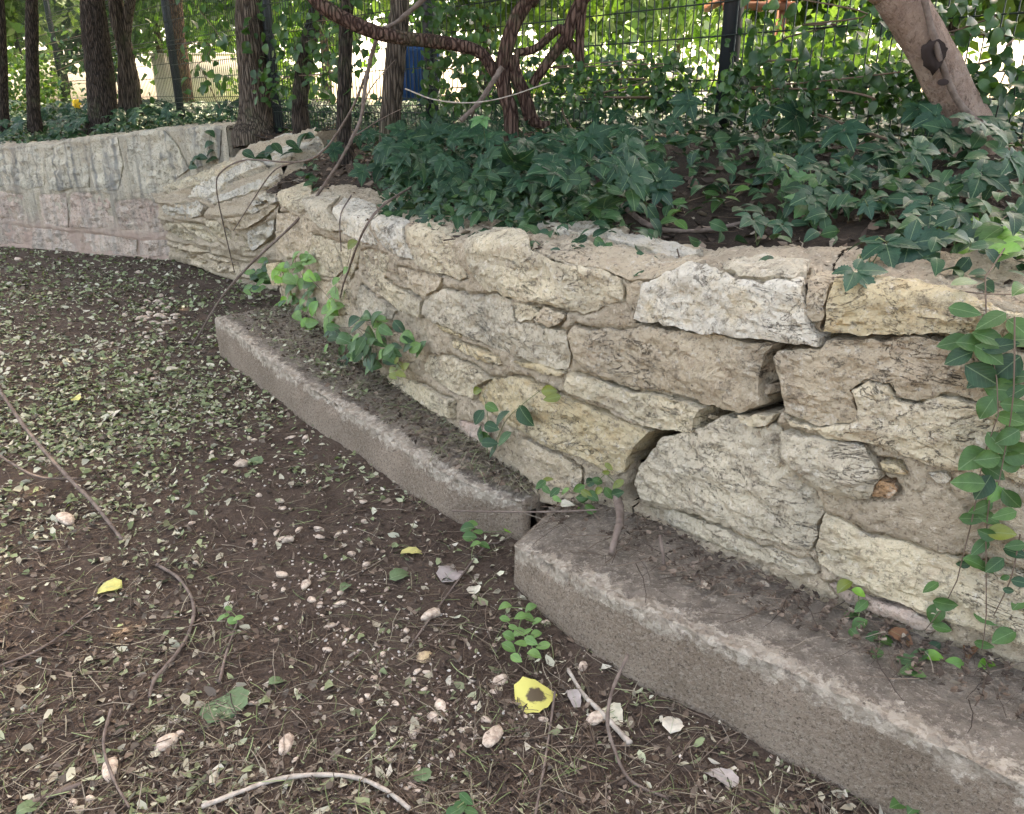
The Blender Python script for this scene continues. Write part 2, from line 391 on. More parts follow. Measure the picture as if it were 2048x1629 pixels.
def plan_line(pts, step=.04):
    P = spline([Vector((p[0], p[1], 0)) for p in pts], 400); out = [P[0]]; acc = 0; L = 0
    for a, b in zip(P, P[1:]):
        L += (b-a).length
        if L-acc >= step: out.append(b); acc = L
    A = np.array([(p.x, p.y) for p in out]); return A
def arclen(A): return np.concatenate([[0], np.cumsum(np.linalg.norm(np.diff(A, axis=0), axis=1))])
def outward(A):                                   # plan normal towards the lower ground
    t = np.gradient(A, axis=0); t /= np.linalg.norm(t, axis=1, keepdims=True)
    return np.stack([t[:, 1], -t[:, 0]], 1)
def wall_surf(A, z0, top_px, Hn, topd, rise=.03, rc=.035, batter=0.0, ztop=None):
    s = arclen(A); n = outward(A); m = len(A)
    if ztop is None:
        zz = np.linspace(0, 1.7, 60)
        tall = Surf(np.stack([np.stack([np.full(60, A[i, 0]), np.full(60, A[i, 1]), zz], 1) for i in range(m)]), s, zz)
        q = sorted(c for c in (tall.pix(*p) for p in top_px) if c)
        ztop = np.interp(s, [c[0] for c in q], [c[1] for c in q])
        ztop = ztop+fbm(np.stack([s*1.0, s*0, s*0], 1), 3.2, 3, 12)*(.045 if Hn > 1 else .012)
    prof_v = []; P = []
    nf = 26; na = 6; ntp = 12
    for j in range(nf): prof_v.append(Hn*j/(nf-1)*(1-rc/Hn))
    v = prof_v[-1]
    for j in range(1, na+1): prof_v.append(v+rc*1.57*j/na)
    v = prof_v[-1]
    for j in range(1, ntp+1): prof_v.append(v+topd*j/ntp)
    for i in range(m):
        col = []
        for j in range(nf):
            f = j/(nf-1); col.append((A[i, 0]-n[i, 0]*batter*f, A[i, 1]-n[i, 1]*batter*f, z0[i]+(ztop[i]-rc-z0[i])*f))
        c0 = np.array(col[-1])
        for j in range(1, na+1):
            an = 1.5708*j/na; b = rc*(1-math.cos(an)); col.append((c0[0]-n[i, 0]*b, c0[1]-n[i, 1]*b, c0[2]+rc*math.sin(an)))
        c1 = np.array(col[-1])
        for j in range(1, ntp+1):
            b = topd*j/ntp; col.append((c1[0]-n[i, 0]*b, c1[1]-n[i, 1]*b, c1[2]+rise*j/ntp))
        P.append(col)
    r = Surf(np.array(P), s, prof_v); r.ztop = ztop; r.A = A; r.n = n; return r
def seg_dist(p, poly, closed=True):
    d = np.full(len(p), 1e9); a = np.asarray(poly, float); b = np.roll(a, -1, 0) if closed else a[1:]
    a = a if closed else a[:-1]
    for q, r in zip(a, b):
        e = r-q; t = np.clip(((p-q)@e)/max(e@e, 1e-12), 0, 1)[:, None]
        d = np.minimum(d, np.linalg.norm(p-(q+t*e), axis=1))
    return d
def inside(p, poly):
    a = np.asarray(poly, float); r = np.zeros(len(p), bool); j = len(a)-1
    for i in range(len(a)):
        c = ((a[i, 1] > p[:, 1]) != (a[j, 1] > p[:, 1]))
        with np.errstate(divide='ignore', invalid='ignore'):
            x = (a[j, 0]-a[i, 0])*(p[:, 1]-a[i, 1])/(a[j, 1]-a[i, 1])+a[i, 0]
        r ^= c & (p[:, 0] < x); j = i
    return r
def resample(poly, res):
    out = []; n = len(poly)
    for i in range(n):
        a = np.array(poly[i]); b = np.array(poly[(i+1) % n]); k = max(1, int(np.linalg.norm(b-a)/res))
        for q in range(k): out.append(a+(b-a)*q/k)
    return np.array(out)
SID = [0]; STRATA = [0.0]
def stone(surf, px, mat, parent, res=.011, out=.008, depth=.16, bulge=.002, rough=.015, edge=.002, name='stone'):
    """px: outline traced in the photograph, laid on the wall surface and given depth"""
    SID[0] += 1; sd = SID[0]*13
    q = [surf.pix(*p) for p in px]; q = [c for c in q if c]
    if len(q) < 4: return None, None
    raw = np.array(q)
    B = resample(q, res*1.1)
    z0 = np.zeros((len(B), 1))
    B = B+np.concatenate([fbm(np.hstack([B, z0]), 34, 4, sd, .6)[:, None], fbm(np.hstack([B, z0]), 34, 4, sd+5, .6)[:, None]], 1)*.011
    lo, hi = B.min(0), B.max(0)
    gx, gy = np.meshgrid(np.arange(lo[0], hi[0], res), np.arange(lo[1], hi[1], res*.9))
    gx = gx+(np.arange(gx.shape[0]) % 2)[:, None]*res*.5
    G = np.stack([gx.ravel(), gy.ravel()], 1); G = G+rng.uniform(-.2, .2, G.shape)*res
    if len(G): G = G[inside(G, B)]
    if len(G): G = G[seg_dist(G, B) > res*.55]
    pts = [Vector(p) for p in B]+[Vector(p) for p in G]; nb = len(B)
    r = delaunay_2d_cdt(pts, [], [list(range(nb))], 1, 1e-6)
    P2 = np.array([tuple(p) for p in r[0]]); tri = [f for f in r[2]]
    loop = [-1]*nb
    for k, ids in enumerate(r[3]):
        for o_ in ids:
            if o_ < nb: loop[o_] = k
    loop = [k for i, k in enumerate(loop) if k >= 0]
    d = seg_dist(P2, B)
    base = surf.ev(P2); N = surf.nrm(P2)
    st = fbm(base*np.array([1, 1, 2.2]), 7, 4, sd)
    n1 = fbm(base, 16, 5, sd+2, .6); n2 = fbm(base*np.array([1, 1, 1.6]), 45, 3, sd+3)
    terr = np.floor(st*5+n1*.9)/5
    tilt = (P2-raw.mean(0))@(rng.uniform(-1, 1, 2))*.05
    rdg = 1-np.abs(fbm(base*np.array([1, 1, 2.6]), 20, 3, sd+7)); hgt = out*.8+bulge*(1-np.exp(-d/.03))+rough*(1.3*terr+.9*n1+.5*n2+.5*(rdg-.7))*sm(-.01, .014, d)+tilt-edge*np.exp(-d/.005)
    if STRATA[0]: hgt = hgt+STRATA[0]*fbm(np.column_stack([P2[:, 0]*1.4+P2[:, 1]*2, P2[:, 1]*16, P2[:, 0]*0]), 1, 3, 21)*sm(0, .03, d)
    V = base+N*hgt[:, None]
    lv = V[loop]; ln = N[loop]; cen = V.mean(0)
    rings = [V]; off = len(V); Fc = [tuple(f) for f in tri]; prev = list(loop)
    nl = len(loop)
    for k, dd in enumerate((.012, .035, .075, depth)):
        R = lv-ln*(dd+hgt[loop][:, None]*.4)
        R = R+ln*(fbm(R, 30, 3, sd+9)*.008)[:, None]+(cen-R)*(.012*k)*0+(fbm(R, 26, 3, sd+11)*.007*min(k+1, 2))[:, None]*np.cross(ln, [0, 0, 1])
        rings.append(R); ids = list(range(off, off+nl)); off += nl
        for i in range(nl):
            j = (i+1) % nl; Fc.append((prev[i], ids[i], prev[j])); Fc.append((prev[j], ids[i], ids[j]))
        prev = ids
    V = np.vstack(rings)
    me = mesh('stone', V, Fc)
    # consistent outward faces
    import bmesh
    bm = bmesh.new(); bm.from_mesh(me); bmesh.ops.recalc_face_normals(bm, faces=bm.faces)
    fn = sum((f.normal for f in list(bm.faces)[:len(tri)]), Vector())
    if fn.dot(Vector(N.mean(0))) < 0: bmesh.ops.reverse_faces(bm, faces=bm.faces)
    for ed in bm.edges:
        if len(ed.link_faces) == 2 and ed.calc_face_angle(0) > .55: ed.smooth = False
    bm.to_mesh(me); bm.free()
    return obj(name, me, mat, parent), B
def wall_core(name, surf, outl, grooves, mat, parent, res, mask=None, rough=.014, back=-.002):
    """mortar between and behind the stones, with recessed joints; grooves: (polyline sv, width, depth)"""
    s = np.arange(surf.s[0], surf.s[-1], res); v = np.arange(surf.v[0], surf.v[-1], res)
    ss, vv = np.meshgrid(s, v, indexing='ij'); Q = np.stack([ss.ravel(), vv.ravel()], 1)
    base = surf.ev(Q); N = surf.nrm(Q)
    h = -back+rough*(1.1*fbm(base, 6, 3, 3)+1.1*fbm(base, 22, 4, 4, .65)+.7*fbm(base, 60, 2, 5))
    ck = np.abs(fbm(base, 5, 4, 31)); h -= .012*np.exp(-(ck/.012)**2)*(fbm(base, 3, 2, 77) > .05)
    if STRATA[0]: h += STRATA[0]*1.3*fbm(np.column_stack([Q[:, 0]*1.4+Q[:, 1]*2, Q[:, 1]*16, Q[:, 0]*0]), 1, 3, 22)
    for B in outl:
        lo, hi = B.min(0)-.03, B.max(0)+.03
        m = np.where(((Q > lo) & (Q < hi)).all(1))[0]
        if not len(m): continue
        d = seg_dist(Q[m], B); ins = inside(Q[m], B)
        g = np.where(ins, 1, np.exp(-(d/.0075)**2)*(.25+.75*sm(-.2, .25, fbm(base[m], 9, 2, 55))))
        h[m] -= np.where(ins, .016, (.046 if surf is not far else .022)*g)
    keep = np.ones(len(Q), bool)
    for pl, wd, dp in grooves:
        pl = np.array(pl); lo, hi = pl.min(0)-wd*2, pl.max(0)+wd*2
        m = np.where(((Q > lo) & (Q < hi)).all(1))[0]
        d = seg_dist(Q[m], pl, False)+fbm(base[m], 30, 3, 8)*wd*.25
        h[m] -= dp*(1-sm(wd*.5, wd*.8, d)); keep[m[d < wd*.55]] = False
    V = base+N*h[:, None]; Fq = grid_faces(len(s), len(v))[:, ::-1]
    if mask is not None:
        ok = mask(Q) & keep; Fq = Fq[ok[Fq].all(1)]
        used = np.unique(Fq); re = np.zeros(len(V), int); re[used] = np.arange(len(used)); V = V[used]; Fq = re[Fq]
    return obj(name, mesh(name, V, Fq), mat, parent)

# ---- near wall: base line on the footing, vertical face, traced top edge
base_px = [(500, 560, .26), (545, 590, .25), (640, 655, .24), (760, 750, .22), (940, 880, .20), (1080, 970, .20), (1270, 1022, .22), (1500, 1150, .24), (1760, 1250, .25), (2048, 1350, .25), (2300, 1440, .25)]
bp = [atz(x, y, z) for x, y, z in base_px][1:]
A = plan_line([(p.x, p.y) for p in bp])
zb = np.interp(arclen(A), arclen(np.array([(p.x, p.y) for p in bp])), [p.z for p in bp])
near = wall_surf(A, zb-.06, [(556, 388), (640, 412), (760, 447), (830, 460), (935, 487), (1000, 482), (1090, 500), (1200, 530), (1280, 560), (1350, 545), (1450, 537), (1600, 565), (1700, 582), (1800, 585), (1940, 606), (2048, 622), (2300, 660)], .84, .42)
# ---- far wall
fb = [atz(x, y) for x, y in [(-260, 468), (0, 490), (120, 500), (250, 510), (340, 517), (500, 527)]]
AF = plan_line([(p.x, p.y) for p in fb], .08)
far = wall_surf(AF, np.full(len(AF), -.08), [(-260, 305), (0, 293), (90, 288), (180, 276), (260, 266), (340, 258), (430, 247), (490, 243), (560, 236)], 1.3, .45)
# ---- slumped section between them
rows = [
    [(348, 522, None), (400, 540, None), (440, 556, None), (490, 572, None), (556, 586, None)],
    [(330, 455, 8.1), (392, 470, 7.6), (440, 480, 7.2), (500, 485, 6.85), (560, 480, 6.55)],
    [(312, 402, 8.05), (372, 408, 7.6), (418, 412, 7.2), (490, 405, 6.85), (560, 378, 6.55)],
    [(305, 392, 8.25), (392, 368, 7.85), (450, 352, 7.55), (510, 335, 7.2), (585, 318, 6.95)],
    [(298, 384, 8.4), (428, 336, 8.0), (485, 305, 7.7), (545, 284, 7.45), (640, 262, 7.1)]]
ctrl = [[(atz(x, y, -.03) if Y is None else atY(x, y, Y)) for x, y, Y in r] for r in rows]
rr = [spline(r, 60) for r in ctrl]
colz = [spline([r[i] for r in rr], 40) for i in range(60)]
PG = np.array([[tuple(p) for p in c] for c in colz])
sl = PG[:, 20]; ssl = np.concatenate([[0], np.cumsum(np.linalg.norm(np.diff(sl, axis=0), axis=1))])
vl = PG[30]; vsl = np.concatenate([[0], np.cumsum(np.linalg.norm(np.diff(vl, axis=0), axis=1))])
slump = Surf(PG, ssl, vsl)

# ================================================================== lower ground
def lin(a, b, st): return np.arange(a, b, st)
def spread(lo, hi, st, far_):
    a = list(lin(lo, hi, st)); x = st
    c = hi; right = []
    while c < far_: x *= 1.35; c += x; right.append(c)
    x = st; c = lo; left = []
    while c > -far_: x *= 1.35; c -= x; left.append(c)
    return np.array(left[::-1]+a+right)
foot1_b = [atz(x, y) for x, y in [(440, 708), (520, 772), (600, 832), (750, 932), (900, 1032), (1042, 1082)]]
foot2_b = [atz(x, y) for x, y in [(1026, 1168), (1130, 1260), (1250, 1345), (1450, 1452), (1640, 1550), (1780, 1632), (2060, 1790)]]
footline = np.array([(p.x, p.y) for p in foot1_b+foot2_b])
def gz(x, y):
    p = np.stack([x, y, np.zeros_like(x)], 1)
    near_ = np.exp(-((x+.5)**2+(y-3)**2)/60)
    return .022*fbm(p, 1.1, 3, 40)+near_*(.020*fbm(p, 7, 4, 41, .6)+.012*fbm(p, 28, 3, 42, .6))-.012
gx = spread(-7, 1.6, .028, 600); gy = spread(.7, 9.4, .028, 600)
GX, GY = np.meshgrid(gx, gy, indexing='ij')
zz = gz(GX.ravel(), GY.ravel())
ground = obj('ground', mesh('ground', np.stack([GX.ravel(), GY.ravel(), zz], 1), grid_faces(len(gx), len(gy))), M['soil'])
tag(ground, kind='structure')
def on_ground(x, y, lift=0):
    p = atz(x, y, 0); z = float(gz(np.array([p.x]), np.array([p.y]))[0])
    p = atz(x, y, z); return Vector((p.x, p.y, z+lift))

# ================================================================== upper terrace
W1 = far.A-far.n*.02; W3 = near.A-near.n*.02
n1 = len(W1)
line = np.vstack([W1[:n1], [(ctrl[4][i].x, ctrl[4][i].y) for i in (3, 4)], W3])
zline = np.concatenate([far.ztop[:n1], [1.24, 1.15], near.ztop])
ext = np.vstack([[line[0]+(line[0]-line[5])/np.linalg.norm(line[0]-line[5])*600], line, [line[-1]+(line[-1]-line[-6])/np.linalg.norm(line[-1]-line[-6])*600]])
zext = np.concatenate([[zline[0]], zline, [zline[-1]]])
def line_near(p):
    best = np.full(len(p), 1e9); z = np.zeros(len(p)); side = np.zeros(len(p))
    for i in range(len(ext)-1):
        a, b = ext[i], ext[i+1]; e = b-a; t = np.clip(((p-a)@e)/(e@e), 0, 1)
        q = a+t[:, None]*e; d = np.linalg.norm(p-q, axis=1); c = e[0]*(p[:, 1]-a[1])-e[1]*(p[:, 0]-a[0])
        m = d < best; best[m] = d[m]; z[m] = (zext[i]+(zext[i+1]-zext[i])*t)[m]; side[m] = c[m]
    return best, z, side
UPZ = 1.34
def terrace_z(x, y):
    p = np.stack([x, y], 1); d, z, sd_ = line_near(p)
    f = sm(.15, 1.7, d); zt = z-.015+(UPZ-z+.015)*f
    p3 = np.stack([x, y, np.zeros_like(x)], 1)
    return zt+(.03*fbm(p3, 1.5, 3, 50)+.012*fbm(p3, 9, 3, 51)+.008*fbm(p3, 30, 2, 52))*np.exp(-(x*x+(y-5)**2)/220), d, np.where(sd_ > 0, 1, -1)
tx = spread(-9, 3, .06, 600); ty = spread(1.0, 13, .06, 600)
TX, TY = np.meshgrid(tx, ty, indexing='ij')
tz, td, tsd = terrace_z(TX.ravel(), TY.ravel())
keep = (tsd > 0) & (td > .0)
V = np.stack([TX.ravel(), TY.ravel(), tz], 1); Fq = grid_faces(len(tx), len(ty))
Fq = Fq[keep[Fq].sum(1) >= 3]
used = np.unique(Fq); re_ = np.zeros(len(V), int); re_[used] = np.arange(len(used))
# verts that fall outside the wall line are pulled back under the coping
Vn = V[used].copy(); bad = ~keep[used]
for k in np.where(bad)[0]:
    p = Vn[k, :2]; i = np.argmin(np.linalg.norm(line-p, axis=1)); Vn[k, :2] = line[i]; Vn[k, 2] = zline[i]-.03
terrace = obj('terrace', mesh('terrace', Vn, re_[Fq]), M['mulch']); tag(terrace, kind='structure')
tb = BVHTree.FromPolygons([Vector(v) for v in Vn], [tuple(int(i) for i in f) for f in re_[Fq]])
def on_terrace(x, y, lift=0.0):
    d = ray(x, y).normalized()
    hit, n, i, ds = tb.ray_cast(O-Vector((0, 0, 0)), d)
    if hit is None: return None
    if ds > 12: return None
    return hit+Vector((0, 0, lift))
def tz1(x, y): return float(terrace_z(np.array([x], float), np.array([y], float))[0][0])
# earth bank behind the wall (what shows dark in the open joints)
se_ = PG[-1, 20]+np.array([.3, .45, 0]); bk = [((se_[0]-.6, se_[1]+.3, -.1), (se_[0]-.6, se_[1]+.3, 1.1)), ((se_[0], se_[1], -.1), (se_[0], se_[1], 1.1))]
for AA, zt, n in ((near.A, near.ztop, near.n),):
    for i in range(0, len(AA), 3):
        b = AA[i]-n[i]*.21; bk.append(((b[0], b[1], -.1), (b[0], b[1], zt[i]-.05)))
V = np.array([p for q in bk for p in q]); Fb = [(2*i, 2*i+2, 2*i+3, 2*i+1) for i in range(len(bk)-1)]
tag(obj('earth_bank', mesh('earth_bank', V, Fb), M['mulch']), kind='structure')

# ================================================================== stones
NL = {  # wall left of the big crack: outline, material, options
 'a1': ([(557,358),(583,349),(621,365),(623,406),(599,427),(580,421),(561,406)], 'cream', {}),
 'a2': ([(625,377),(642,365),(681,390),(683,462),(652,459),(628,440)], 'grey', {}),
 'a3': ([(686,394),(721,399),(752,413),(757,433),(756,490),(731,485),(687,466)], 'white', {}),
 'a4': ([(761,433),(783,427),(823,445),(827,519),(803,513),(779,502),(762,485)], 'white', {}),
 'a5': ([(834,451),(858,447),(927,468),(931,555),(917,559),(882,547),(851,540),(832,523)], 'cream', {}),
 'b1': ([(942,487),(989,473),(1023,471),(1058,484),(1067,509),(1124,526),(1213,544),(1241,561),(1249,585),(1247,604),(1186,622),(1168,627),(1137,620),(1107,610),(1076,606),(1034,600),(1003,586),(975,577),(955,552),(944,520)], 'cream', dict(out=.018)),
 'b2': ([(1074,500),(1080,480),(1180,482),(1260,502),(1310,522),(1390,527),(1410,532),(1330,556),(1290,560),(1245,556),(1213,540),(1124,522),(1080,512)], 'tan', dict(out=.004, bulge=.004)),
 'b3': ([(1069,443),(1084,434),(1158,432),(1220,442),(1309,467),(1371,480),(1436,488),(1404,509),(1371,522),(1344,522),(1258,495),(1192,475),(1117,468),(1079,457)], 'white', dict(out=.018, depth=.1)),
 'b4': ([(1252,567),(1287,564),(1283,592),(1274,625),(1256,606)], 'tan', dict(out=.006)),
 'b5': ([(1292,572),(1320,562),(1347,552),(1385,540),(1419,540),(1441,544),(1474,560),(1522,566),(1584,572),(1610,568),(1609,606),(1617,641),(1645,672),(1643,688),(1619,688),(1550,677),(1481,671),(1412,664),(1375,657),(1330,643),(1299,643),(1279,634),(1283,606),(1289,588)], 'white', dict(out=.034, depth=.2)),
 'b6': ([(1447,527),(1536,520),(1584,525),(1620,534),(1613,553),(1591,563),(1522,558),(1478,552),(1445,538)], 'grey', dict(out=.016, depth=.1)),
 'b7': ([(1626,553),(1657,543),(1700,541),(1669,565),(1652,596),(1652,624),(1645,641),(1628,641),(1616,617),(1614,586)], 'tan', dict(out=.012, depth=.2)),
 'c1': ([(724,502),(755,499),(779,513),(769,557),(789,574),(824,588),(848,602),(846,633),(813,626),(783,605),(745,581),(728,557)], 'cream', {}),
 'c2': ([(796,535),(831,542),(886,556),(879,574),(851,593),(827,585),(796,557)], 'tan', dict(out=.006)),
 'c3': ([(851,629),(854,600),(877,588),(892,577),(937,590),(968,594),(996,588),(1023,604),(1030,645),(1061,650),(1099,660),(1131,666),(1141,708),(1129,741),(1064,726),(989,695),(927,667),(875,645)], 'grey', dict(out=.010)),
 'c4': ([(1027,605),(1064,612),(1085,629),(1044,645),(1031,633)], 'cream', dict(out=.008)),
 'c5': ([(1088,611),(1131,629),(1124,643),(1099,655),(1067,640)], 'tan', dict(out=.008)),
 'c6': ([(1139,670),(1152,649),(1186,660),(1241,660),(1282,650),(1344,658),(1412,672),(1481,679),(1547,688),(1528,716),(1522,761),(1522,809),(1495,826),(1447,816),(1406,805),(1378,793),(1309,776),(1241,766),(1192,749),(1153,716),(1146,692)], 'tan', dict(out=.016, depth=.24, bulge=.014)),
 'd1': ([(1132,771),(1138,746),(1179,753),(1241,773),(1309,787),(1378,804),(1404,814),(1395,840),(1387,866),(1344,861),(1303,852),(1254,831),(1220,810),(1165,790),(1138,784)], 'cream', dict(out=.024, depth=.2, rough=.016)),
 'd2': ([(953,800),(962,775),(985,760),(1040,754),(1100,780),(1160,805),(1210,824),(1260,847),(1303,860),(1280,885),(1262,912),(1252,941),(1230,948),(1190,923),(1130,903),(1090,888),(1045,860),(1010,843),(975,823)], 'yellow', dict(out=.014, depth=.26, rough=.014)),
 'd3': ([(903,678),(927,685),(996,715),(1003,728),(961,719),(910,694)], 'yellow', dict(out=.012, depth=.1)),
 'd4': ([(875,648),(923,664),(927,674),(882,658)], 'yellow', dict(out=.012, depth=.1)),
 'd5': ([(1027,722),(1085,729),(1128,746),(1122,752),(1064,738)], 'yellow', dict(out=.012, depth=.1)),
 'd6': ([(845,726),(860,709),(903,713),(954,735),(980,757),(960,770),(949,796),(906,785),(870,762),(846,743)], 'cream', {}),
 'e1': ([(772,755),(789,748),(844,769),(908,802),(911,838),(875,824),(824,797),(776,771)], 'cream', dict(out=.016)),
 'e2': ([(1045,877),(1080,895),(1130,916),(1163,941),(1165,976),(1150,988),(1110,970),(1080,950),(1060,920),(1042,895)], 'tan', {}),
 'e3': ([(922,842),(965,852),(985,880),(960,882),(925,860)], 'pink', {}),
 'f1': ([(558,428),(578,426),(600,434),(620,420),(624,470),(614,508),(577,516),(558,490)], 'tan', {}),
 'f2': ([(628,471),(669,482),(688,540),(672,555),(646,552),(618,512)], 'cream', dict(out=.008)),
 'f3': ([(675,487),(720,490),(715,526),(700,559),(692,543)], 'cream', {}),
 'f4': ([(645,563),(698,569),(705,629),(672,629),(647,595)], 'tan', dict(out=.006)),
 'f5': ([(540,528),(566,526),(568,572),(548,570),(540,550)], 'yellow', dict(out=.02)),
 'f6': ([(721,569),(755,597),(794,622),(787,638),(721,634),(709,612)], 'grey', {}),
 'f7': ([(611,632),(659,660),(698,686),(686,698),(637,662)], 'tan', {}),
 'f8': ([(731,642),(796,666),(836,719),(789,737),(729,698)], 'tan', dict(out=.008)),
}
NR = {
 'a1': ([(1659,637),(1665,589),(1679,567),(1712,563),(1795,570),(1898,590),(1946,604),(2001,618),(2090,636),(2090,697),(2001,682),(1898,670),(1805,663),(1754,666),(1692,666),(1656,663)], 'yellow', dict(out=.022, depth=.2)),
 'a2': ([(1553,713),(1563,698),(1650,696),(1659,682),(1726,680),(1774,682),(1805,676),(1898,682),(1967,696),(2090,712),(2090,817),(1981,812),(1912,789),(1888,785),(1850,800),(1805,795),(1780,765),(1737,757),(1702,778),(1712,815),(1716,835),(1700,845),(1672,842),(1640,850),(1600,838),(1576,822),(1568,785)], 'tan', dict(out=.012, bulge=.004, depth=.2)),
 'a3': ([(1576,828),(1602,844),(1640,856),(1674,848),(1702,851),(1720,838),(1719,815),(1709,781),(1739,763),(1776,771),(1801,801),(1850,806),(1888,791),(1912,795),(1981,818),(2090,822),(2090,975),(1980,949),(1929,941),(1864,927),(1797,903),(1740,887),(1685,880),(1630,859),(1587,846)], 'cream', dict(out=.020, depth=.18)),
 'a4': ([(1571,860),(1623,873),(1657,877),(1731,890),(1753,926),(1762,950),(1742,994),(1712,994),(1657,977),(1623,966),(1589,928),(1569,905)], 'grey', dict(out=.030, bulge=.02)),
 'a5': ([(1277,965),(1285,930),(1312,900),(1328,875),(1372,866),(1412,852),(1442,832),(1475,836),(1485,850),(1513,858),(1542,850),(1560,860),(1560,900),(1586,932),(1620,972),(1640,1000),(1645,1026),(1634,1050),(1626,1094),(1620,1100),(1560,1090),(1480,1060),(1400,1030),(1330,1005),(1287,993)], 'grey', dict(out=.006, rough=.014, bulge=.012, depth=.22)),
 'a6': ([(1479,832),(1552,830),(1540,845),(1513,853),(1486,845)], 'cream', dict(out=.02, depth=.1)),
 'a7': ([(1641,1053),(1651,1030),(1681,1040),(1737,1071),(1798,1081),(1870,1107),(1972,1127),(2090,1160),(2090,1290),(1972,1257),(1870,1226),(1768,1191),(1686,1155),(1637,1129),(1631,1094)], 'cream', dict(out=.012, depth=.2)),
 'a8': ([(1748,973),(1760,959),(1790,965),(1796,981),(1774,994),(1748,990)], 'orange', dict(out=.012, depth=.1)),
 'a9': ([(1864,945),(1897,945),(1903,957),(1884,970),(1868,963)], 'white', dict(out=.012, depth=.08)),
 'aa': ([(1762,925),(1795,928),(1817,946),(1795,949),(1768,940)], 'yellow', dict(out=.012, depth=.08)),
 'ab': ([(1290,1017),(1340,1022),(1430,1052),(1540,1102),(1618,1122),(1636,1140),(1600,1143),(1500,1110),(1400,1075),(1310,1042)], 'grey', dict(out=.006)),
 'ac': ([(1660,1165),(1760,1200),(1860,1236),(1900,1255),(1860,1262),(1760,1232),(1680,1196)], 'pink', dict(out=.006)),
}
FW = {
 'a1': ([(-60,306),(-10,302),(24,301),(26,366),(-20,376),(-60,378)], 'streaked'),
 'a2': ([(30,298),(84,292),(87,373),(55,379),(31,366)], 'streaked'),
 'a3': ([(92,297),(138,286),(175,293),(178,374),(103,381),(94,337)], 'streaked'),
 'a4': ([(182,287),(234,274),(246,330),(236,381),(192,381),(181,344)], 'streaked'),
 'a5': ([(254,277),(296,263),(330,263),(357,293),(378,337),(344,364),(296,394),(268,371),(254,327)], 'streaked'),
 'a6': ([(368,263),(412,253),(442,262),(440,322),(394,336),(371,285)], 'streaked'),
 'a7': ([(448,256),(485,250),(490,292),(448,320)], 'streaked'),
 'b1': ([(-60,382),(-10,380),(45,389),(52,440),(20,443),(-60,438)], 'pink', dict(out=.0, rough=.02)),
 'b2': ([(76,389),(131,386),(138,456),(84,447)], 'pink', dict(out=.0, rough=.02)),
 'b3': ([(141,386),(220,389),(226,456),(145,456)], 'pink', dict(out=.0, rough=.02)),
 'b4': ([(229,403),(289,396),(322,412),(330,466),(242,459)], 'pink', dict(out=.0, rough=.02)),
 'c1': ([(-60,442),(0,446),(62,455),(62,491),(0,488),(-60,484)], 'pink', dict(out=.0, rough=.02)),
 'c2': ([(66,456),(160,465),(160,504),(66,497)], 'pink', dict(out=.0, rough=.02)),
 'c3': ([(166,466),(274,480),(274,513),(166,504)], 'pink', dict(out=.0, rough=.02)),
 'c4': ([(279,482),(338,480),(346,513),(279,511)], 'pink', dict(out=.0, rough=.02)),
}
SL = {
 'a1': ([(331,381),(392,348),(450,326),(476,326),(403,369),(371,382),(338,390)], 'cream'),
 'a2': ([(373,392),(417,367),(485,333),(530,328),(539,341),(476,355),(438,383),(413,396)], 'white'),
 'a3': ([(419,402),(473,383),(520,364),(560,352),(560,362),(508,385),(450,404),(429,410)], 'white'),
 'a5': ([(322,418),(333,408),(403,406),(416,415),(408,430),(371,436),(340,430)], 'white'),
 'a6': ([(334,446),(364,448),(398,480),(371,478),(352,469)], 'cream'),
 'a7': ([(368,446),(403,448),(444,485),(462,495),(431,490),(396,467)], 'cream'),
 'a8': ([(410,437),(440,443),(463,468),(472,490),(441,472),(418,451)], 'cream'),
 'a9': ([(452,437),(556,410),(560,424),(520,442),(492,457),(464,455)], 'tan'),
 'aa': ([(495,466),(533,446),(555,439),(552,465),(532,484),(511,501),(498,491)], 'white'),
 'ab': ([(474,465),(491,476),(505,499),(492,501),(472,480)], 'cream'),
 'ac': ([(376,512),(422,506),(463,520),(486,540),(484,560),(440,545),(396,530)], 'tan'),
 'ad': ([(350,484),(400,488),(440,500),(424,503),(376,508),(356,505)], 'tan'),
 'ae': ([(520,395),(540,388),(545,398),(528,404)], 'white'), 'af': ([(505,405),(522,400),(526,408),(510,413)], 'white'),
 'ag': ([(500,420),(514,415),(520,422),(506,428)], 'white'), 'ah': ([(540,402),(556,396),(558,404),(545,409)], 'white'),
}
def build_wall(name, label, dic, surf, coremat, res, cres, mask=None, grooves=(), loc=None, rough=.014, small=1.0):
    w_ = empty(name, loc); tag(w_, label, 'stone wall', 'lengths of the old stone retaining wall', 'thing')
    outl = []
    for k, v in dic.items():
        kw = dict(v[2]) if len(v) > 2 else ({} if surf is near else (dict(out=.006, edge=.002, rough=.022) if surf is far else dict(out=.03, edge=.0, rough=.035, bulge=.0)))
        o_, B = stone(surf, v[0], M[v[1]], w_, res=res, **kw)
        if B is not None: outl.append(B)
    wall_core('mortar', surf, outl, grooves, coremat, w_, cres, mask, rough)
    return w_
def pxl(surf, L): return [c for c in (surf.pix(*p) for p in L) if c]
crack = [(1690, 500), (1672, 560), (1654, 600), (1651, 640), (1653, 692), (1557, 692), (1546, 740), (1562, 800), (1500, 830), (1410, 815), (1406, 866), (1322, 866), (1300, 892), (1281, 930), (1270, 960), (1268, 1000), (1272, 1060)]
csv = pxl(near, crack)
csv = [(csv[0][0], near.v[-1]+.1)]+csv+[(csv[-1][0], -.1)]
rightpoly = np.array(csv+[(99, -.1), (99, near.v[-1]+.1)])
isR = lambda Q: inside(Q, rightpoly)
